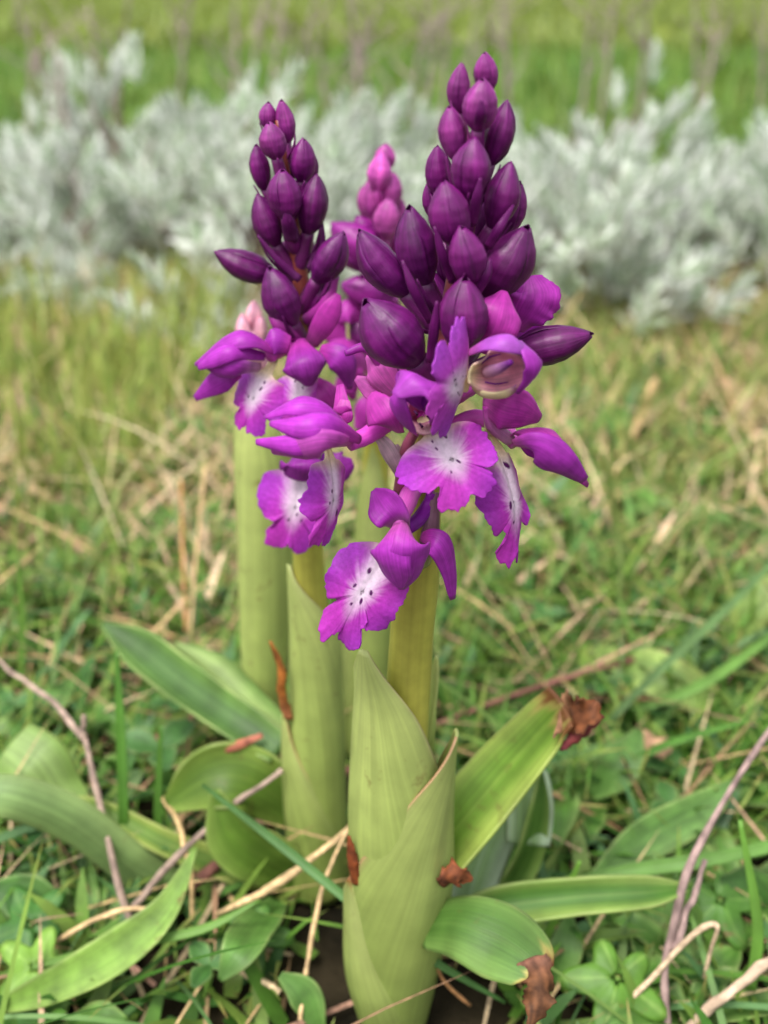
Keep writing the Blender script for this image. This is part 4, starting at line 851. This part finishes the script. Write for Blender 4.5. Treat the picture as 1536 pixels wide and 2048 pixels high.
leafy('grass_blade', [(0, 1950, 8), (200, 1900, 14), (400, 1860, 18), (520, 1800, 22)], [5, 9, 9, 3], UP, 'green blade lying over the pointed light green leaf', blade(lin(110, 150, 64)), 'grass blade', 'grass', cup=-.4)
leafy('grass_blade', [(245, 1780, 6), (246, 1600, 24), (240, 1430, 40), (232, 1300, 52)], [10, 10, 9, 3], V(.2, .95, .1), 'tall upright green blade beside the forked twig', blade(lin(84, 132, 42)), 'grass blade', 'grass', cup=-.4)
leafy('grass_blade', [(318, 1720, 8), (316, 1600, 22), (322, 1450, 38)], [8, 8, 3], V(.2, .95, .1), 'upright green blade in front of the clover leaflets', blade(lin(92, 138, 52)), 'grass blade', 'grass', cup=-.4)
leafy('grass_blade', [(-10, 1680, 18), (80, 1650, 22), (195, 1632, 24)], [9, 9, 3], UP, 'bluish green blade lying over the arched pale leaf', blade(lin(100, 140, 84)), 'grass blade', 'grass', cup=-.4)
leafy('grass_blade', [(1085, 1890, 10), (1125, 1800, 22), (1160, 1722, 32)], [8, 9, 3], V(.2, .9, .2), 'short upright light green blade right of the withered leaf tip', blade(lin(120, 165, 66)), 'grass blade', 'grass', cup=-.4)
leafy('grass_blade', [(1150, 1760, 14), (1270, 1740, 18), (1400, 1722, 22), (1560, 1690, 24)], [6, 14, 14, 12], UP, 'broad bright green blade lying over the long lying orchid leaf', blade(lin(112, 156, 72)), 'grass blade', 'grass', cup=-.4)
leafy('grass_blade', [(1220, 1440, 14), (1330, 1330, 24), (1450, 1220, 32), (1560, 1110, 38)], [7, 9, 9, 6], V(.1, .8, .5), 'long bluish green blade sloping up past the brown stick', blade(lin(112, 146, 86)), 'grass blade', 'grass', cup=-.4)
leafy('grass_blade', [(1240, 1430, 10), (1400, 1370, 18), (1560, 1260, 26)], [6, 11, 8], V(.1, .8, .5), 'long green blade sloping up under the bluish blade', blade(lin(116, 158, 74)), 'grass blade', 'grass', cup=-.4)
leafy('grass_blade', [(1200, 1560, 10), (1330, 1490, 18), (1500, 1440, 24)], [5, 8, 3], V(.1, .8, .5), 'narrow green blade beside the dead brown oval leaf', blade(lin(96, 146, 58)), 'grass blade', 'grass', cup=-.4)
leafy('grass_blade', [(1500, 1980, 10), (1515, 1850, 22), (1480, 1640, 40)], [11, 11, 4], V(-.2, .9, .2), 'tall bright blade standing by the arching dead stem', blade(lin(108, 154, 60)), 'grass blade', 'grass', cup=-.4)
leafy('grass_blade', [(40, 1380, 8), (44, 1240, 26), (36, 1120, 42)], [7, 7, 3], V(.2, .9, .2), 'upright green blade alone in the straw left of the grooved leaf', blade(lin(110, 150, 60)), 'grass blade', 'grass', cup=-.4)
leafy('grass_blade', [(1240, 1240, 8), (1235, 1060, 30), (1205, 905, 56)], [6, 6, 3], V(.2, .9, .2), 'thin tall olive blade standing in dry turf', blade(lin(120, 140, 70)), 'grass blade', 'grass', cup=-.4)
leafy('dead_leaf', [(1296, 1462, 14), (1310, 1480, 16), (1335, 1510, 14)], [12, 27, 14], V(.1, .8, .5), 'small dead brown oval leaf caught in the herbs', PC(lin(176, 140, 104), lin(190, 150, 116), vein=.4), 'leaf', 'wither', cup=.5, ruffle=.2)
leafy('dead_leaf', [(1425, 800, 6), (1460, 775, 9), (1500, 765, 8)], [12, 28, 12], UP, 'pinkish tan dead leaf lying before the shrubs', PC(lin(200, 160, 130), lin(206, 166, 140), vein=.3), 'leaf', 'wither', cup=.4, ruffle=.2)
# broad pale leaves in the turf to the right
for L, ws, lb in (([(1460, 1420, 4), (1380, 1380, 10), (1290, 1340, 12), (1190, 1300, 10)], [10, 44, 46, 8], 'broad pale yellow green leaf lying behind the brown stick'),
                  ([(1480, 1290, 6), (1500, 1220, 16), (1535, 1150, 24)], [14, 40, 8], 'broad pale yellow green leaf standing at a slant over the turf'),
                  ([(1180, 1590, 6), (1240, 1530, 14), (1280, 1460, 18)], [16, 44, 8], 'oval grey green leaf between the withered tip and dead oval leaf'),
                  ([(1160, 1800, 4), (1280, 1690, 10), (1400, 1620, 14), (1470, 1560, 18)], [12, 42, 36, 5], 'long dull green leaf pointing up at the arching dead stem'),
                  ([(130, 1860, 4), (60, 1800, 10), (-30, 1780, 12)], [14, 50, 14], 'broad dark green leaf below the arched pale leaf'),
                  ([(560, 1800, 6), (515, 1850, 14), (480, 1900, 18), (440, 1960, 14)], [20, 44, 40, 6], 'folded mid green leaf left of the orchid base'),
                  ([(1560, 1830, 6), (1500, 1780, 12), (1440, 1760, 14)], [20, 48, 8], 'oval dark leaf beside the tall bright blade'),
                  ([(1100, 1960, 4), (1130, 1900, 10), (1138, 1830, 14)], [18, 36, 8], 'oval grey green leaf right of the withered front leaf'),
                  ([(60, 1460, 4), (110, 1400, 10), (150, 1350, 12)], [12, 30, 5], 'small pointed leaf in the straw beside the grooved leaf'),
                  ([(640, 2060, 3), (610, 1990, 9), (560, 1950, 12)], [14, 34, 8], 'small oval leaf at the foot of the slim tan straw')):
    leafy('broad_leaf', L, ws, V(-.1, .7, .75), lb, g(lin(134, 164, 80) if 'pale yellow' in lb else lin(66, 108, 42) if 'dark' in lb else lin(92, 134, 58), lin(162, 184, 100) if 'pale yellow' in lb else lin(88, 128, 58) if 'dark' in lb else lin(112, 150, 74)), 'leaf', cup=-.4, nu=24)

# clover: three oval leaflets on a stalk
def clover(px, py, z, size, label, group, rs):
    c = PZ(px, py, z*.001); b = np.array([c[0]+rs.uniform(-.004, .004), c[1]+.003, -.001])
    root = empty('clover', b); tag(root, label, 'clover', group)
    tube('stalk', [b, (b+c)/2+np.array([.001, 0, .002]), c], [.0006, .0006, .0005], M['stalk'], root, b, n=8, m=6, cf=lambda u, v: np.repeat(lin(104, 140, 60)[None], len(u), 0))
    a0 = rs.uniform(0, 6.28)
    for k_ in range(3):
        a = a0+k_*2.09; d = np.array([math.cos(a), math.sin(a), .35]); l = size*.001
        sheet('leaflet', [c, c+d*l*.5, c+d*l+np.array([0, 0, -.15*l])], [l*.08, l*.36, l*.12], nrm((0, -.4, 1)), M['herb'], root, b, .0002, nu=12, nv=9, cup=-.5, cf=g(lin(70, 116, 50), lin(88, 130, 66)))
def clovers():
    rs = np.random.default_rng(5)
    clover(320, 1500, 20, 10, 'clover with the largest oval leaflets under the grooved leaves', None, rs)
    for _ in range(20):
        for _t in range(40):
            y = rs.uniform(.10, .34); x = rs.uniform(-1, 1)*(.36*(y*cp+CAM_H*sp)+.02)
            if all(math.hypot(x-a, y-b) > r+.012 for a, b, r in ORCHID_AT) and not (y < .15 and abs(x) < .03): break
        d = np.array([x, y, .008])-EYE; fx = d @ np.array([0, cp, -sp]); px = 768+FPX*d[0]/fx; py = 1024-FPX*(d @ np.array([0, sp, cp]))/fx
        clover(px, py, rs.uniform(6, 14), rs.uniform(5, 8), 'small clover with three green leaflets low in the turf', 'small clovers in the turf', rs)
clovers()

# low rosettes of broad pointed leaves
def herb(x, y, size, nleaf, label, group, rs):
    b = np.array([x, y, -.001]); root = empty('herb_rosette', b); tag(root, label, 'herb', group); a0 = rs.uniform(0, 6.28)
    tone = rs.uniform(.8, 1.15)
    for k_ in range(nleaf):
        a = a0+k_*2.4+rs.uniform(-.2, .2); l = size*rs.uniform(.75, 1.15); el = rs.uniform(.35, .95); d = np.array([math.cos(a), math.sin(a), 0])
        pts = [b, b+d*l*.35+np.array([0, 0, l*.35*el]), b+d*l*.7+np.array([0, 0, l*.55*el]), b+d*l+np.array([0, 0, l*.5*el])]
        sheet('leaf', pts, [l*.05, l*.17, l*.18, l*.02], nrm((-.3*d[0], -.3*d[1]-.1, 1)), M['herb'], root, b, .0002, nu=14, nv=9, cup=-.6, ruffle=.08, rk=4, seed=int(rs.integers(999)), twist=rs.uniform(-.4, .4), cf=g(lin(84, 128, 46)*tone, lin(124, 160, 78)*tone))
def herbs():
    rs = np.random.default_rng(15)
    for _ in range(58):
        for _t in range(60):
            y = rs.uniform(.105, .44)**1.0; x = rs.uniform(-1, 1)*(.36*(y*cp+CAM_H*sp)+.02)
            if all(math.hypot(x-a, y-b) > r+.02 for a, b, r in ORCHID_AT) and not (y < .165 and abs(x) < .04): break
        herb(x, y, np.interp(y, [.1, .2, .4], [.014, .021, .024])*rs.uniform(.8, 1.2), int(rs.integers(5, 8)), 'low rosette of pointed green leaves in the turf', 'leaf rosettes in the turf', rs)
herbs()

# ivy-like lobed leaves on the ground
def lobed_leaf(px, py, z, size, rot, label, tilt=.5, col=(lin(96, 140, 48), lin(140, 176, 84))):
    c = PZ(px, py, z*.001); na, nr = 60, 9
    th = np.linspace(0, 2*np.pi, na, endpoint=False)
    r = .62+.26*np.cos(5*th)*np.clip(np.cos(th*.5)**2+.25, 0, 1)+.12*np.cos(th)-.30*np.exp(-((th-np.pi)/.25)**2)
    sr = np.linspace(0, 1, nr)[1:]
    X = sr[:, None]*(r*np.cos(th))[None]; Y = sr[:, None]*(r*np.sin(th))[None]
    Z = -.25*(X**2+Y**2)+.05*np.cos(5*th)[None]*sr[:, None]**2+.03*np.sin(X*9)*np.cos(Y*7)
    ca, sa = math.cos(rot), math.sin(rot); X, Y = X*ca-Y*sa, X*sa+Y*ca
    l = size*.001
    P = np.stack([X, Y*math.cos(tilt)-Z*math.sin(tilt), Y*math.sin(tilt)+Z*math.cos(tilt)], -1).reshape(-1, 3)*l
    P = np.vstack([P, np.zeros((1, 3))])
    F = [tuple(f) for f in grid_faces(nr-1, na, True)]+[((nr-1)*na, j, (j+1) % na) for j in range(na)]
    vein = np.exp(-((np.sin(2.5*th))/.12)**2)
    cc = np.concatenate([(col[0][None, None]*(1-vein[None, :, None]*.7)+col[1][None, None]*vein[None, :, None]*.7+0*sr[:, None, None]).reshape(-1, 3), col[1][None]])
    o = link('lobed_leaf', make_mesh('lobed_leaf', P, F, cc, np.zeros((len(P), 2))), M['herb'], None, .0003); o.location = tuple(c)
    b = np.array([c[0]+.004, c[1]+.008, -.001])-c
    tube('leaf_stalk', [b, b*.5+np.array([0, 0, .001]), np.zeros(3)], [.0006, .0006, .0005], M['stalk'], o, n=8, m=6, cf=lambda u, v: np.repeat(lin(120, 110, 60)[None], len(u), 0))
    return tag(o, label, 'leaf')
lobed_leaf(1235, 1955, 12, 12, -1.9, 'lobed ivy leaf beside the bent straw hook')
lobed_leaf(70, 1935, 10, 9, 2.6, 'lobed light green leaf beneath the long pointed leaf', col=(lin(120, 160, 60), lin(150, 184, 90)))
lobed_leaf(1440, 1800, 12, 10, -1.2, 'lobed dark green leaf under the arching dead stem', col=(lin(80, 124, 44), lin(120, 160, 74)))
lobed_leaf(500, 1860, 10, 10, -1.4, 'lobed dark leaf under the broad pale straw', col=(lin(84, 130, 50), lin(116, 156, 70)))
lobed_leaf(60, 1850, 10, 10, 2.2, 'lobed dark green leaf at the foot of the arched pale leaf', col=(lin(70, 118, 48), lin(104, 146, 70)))
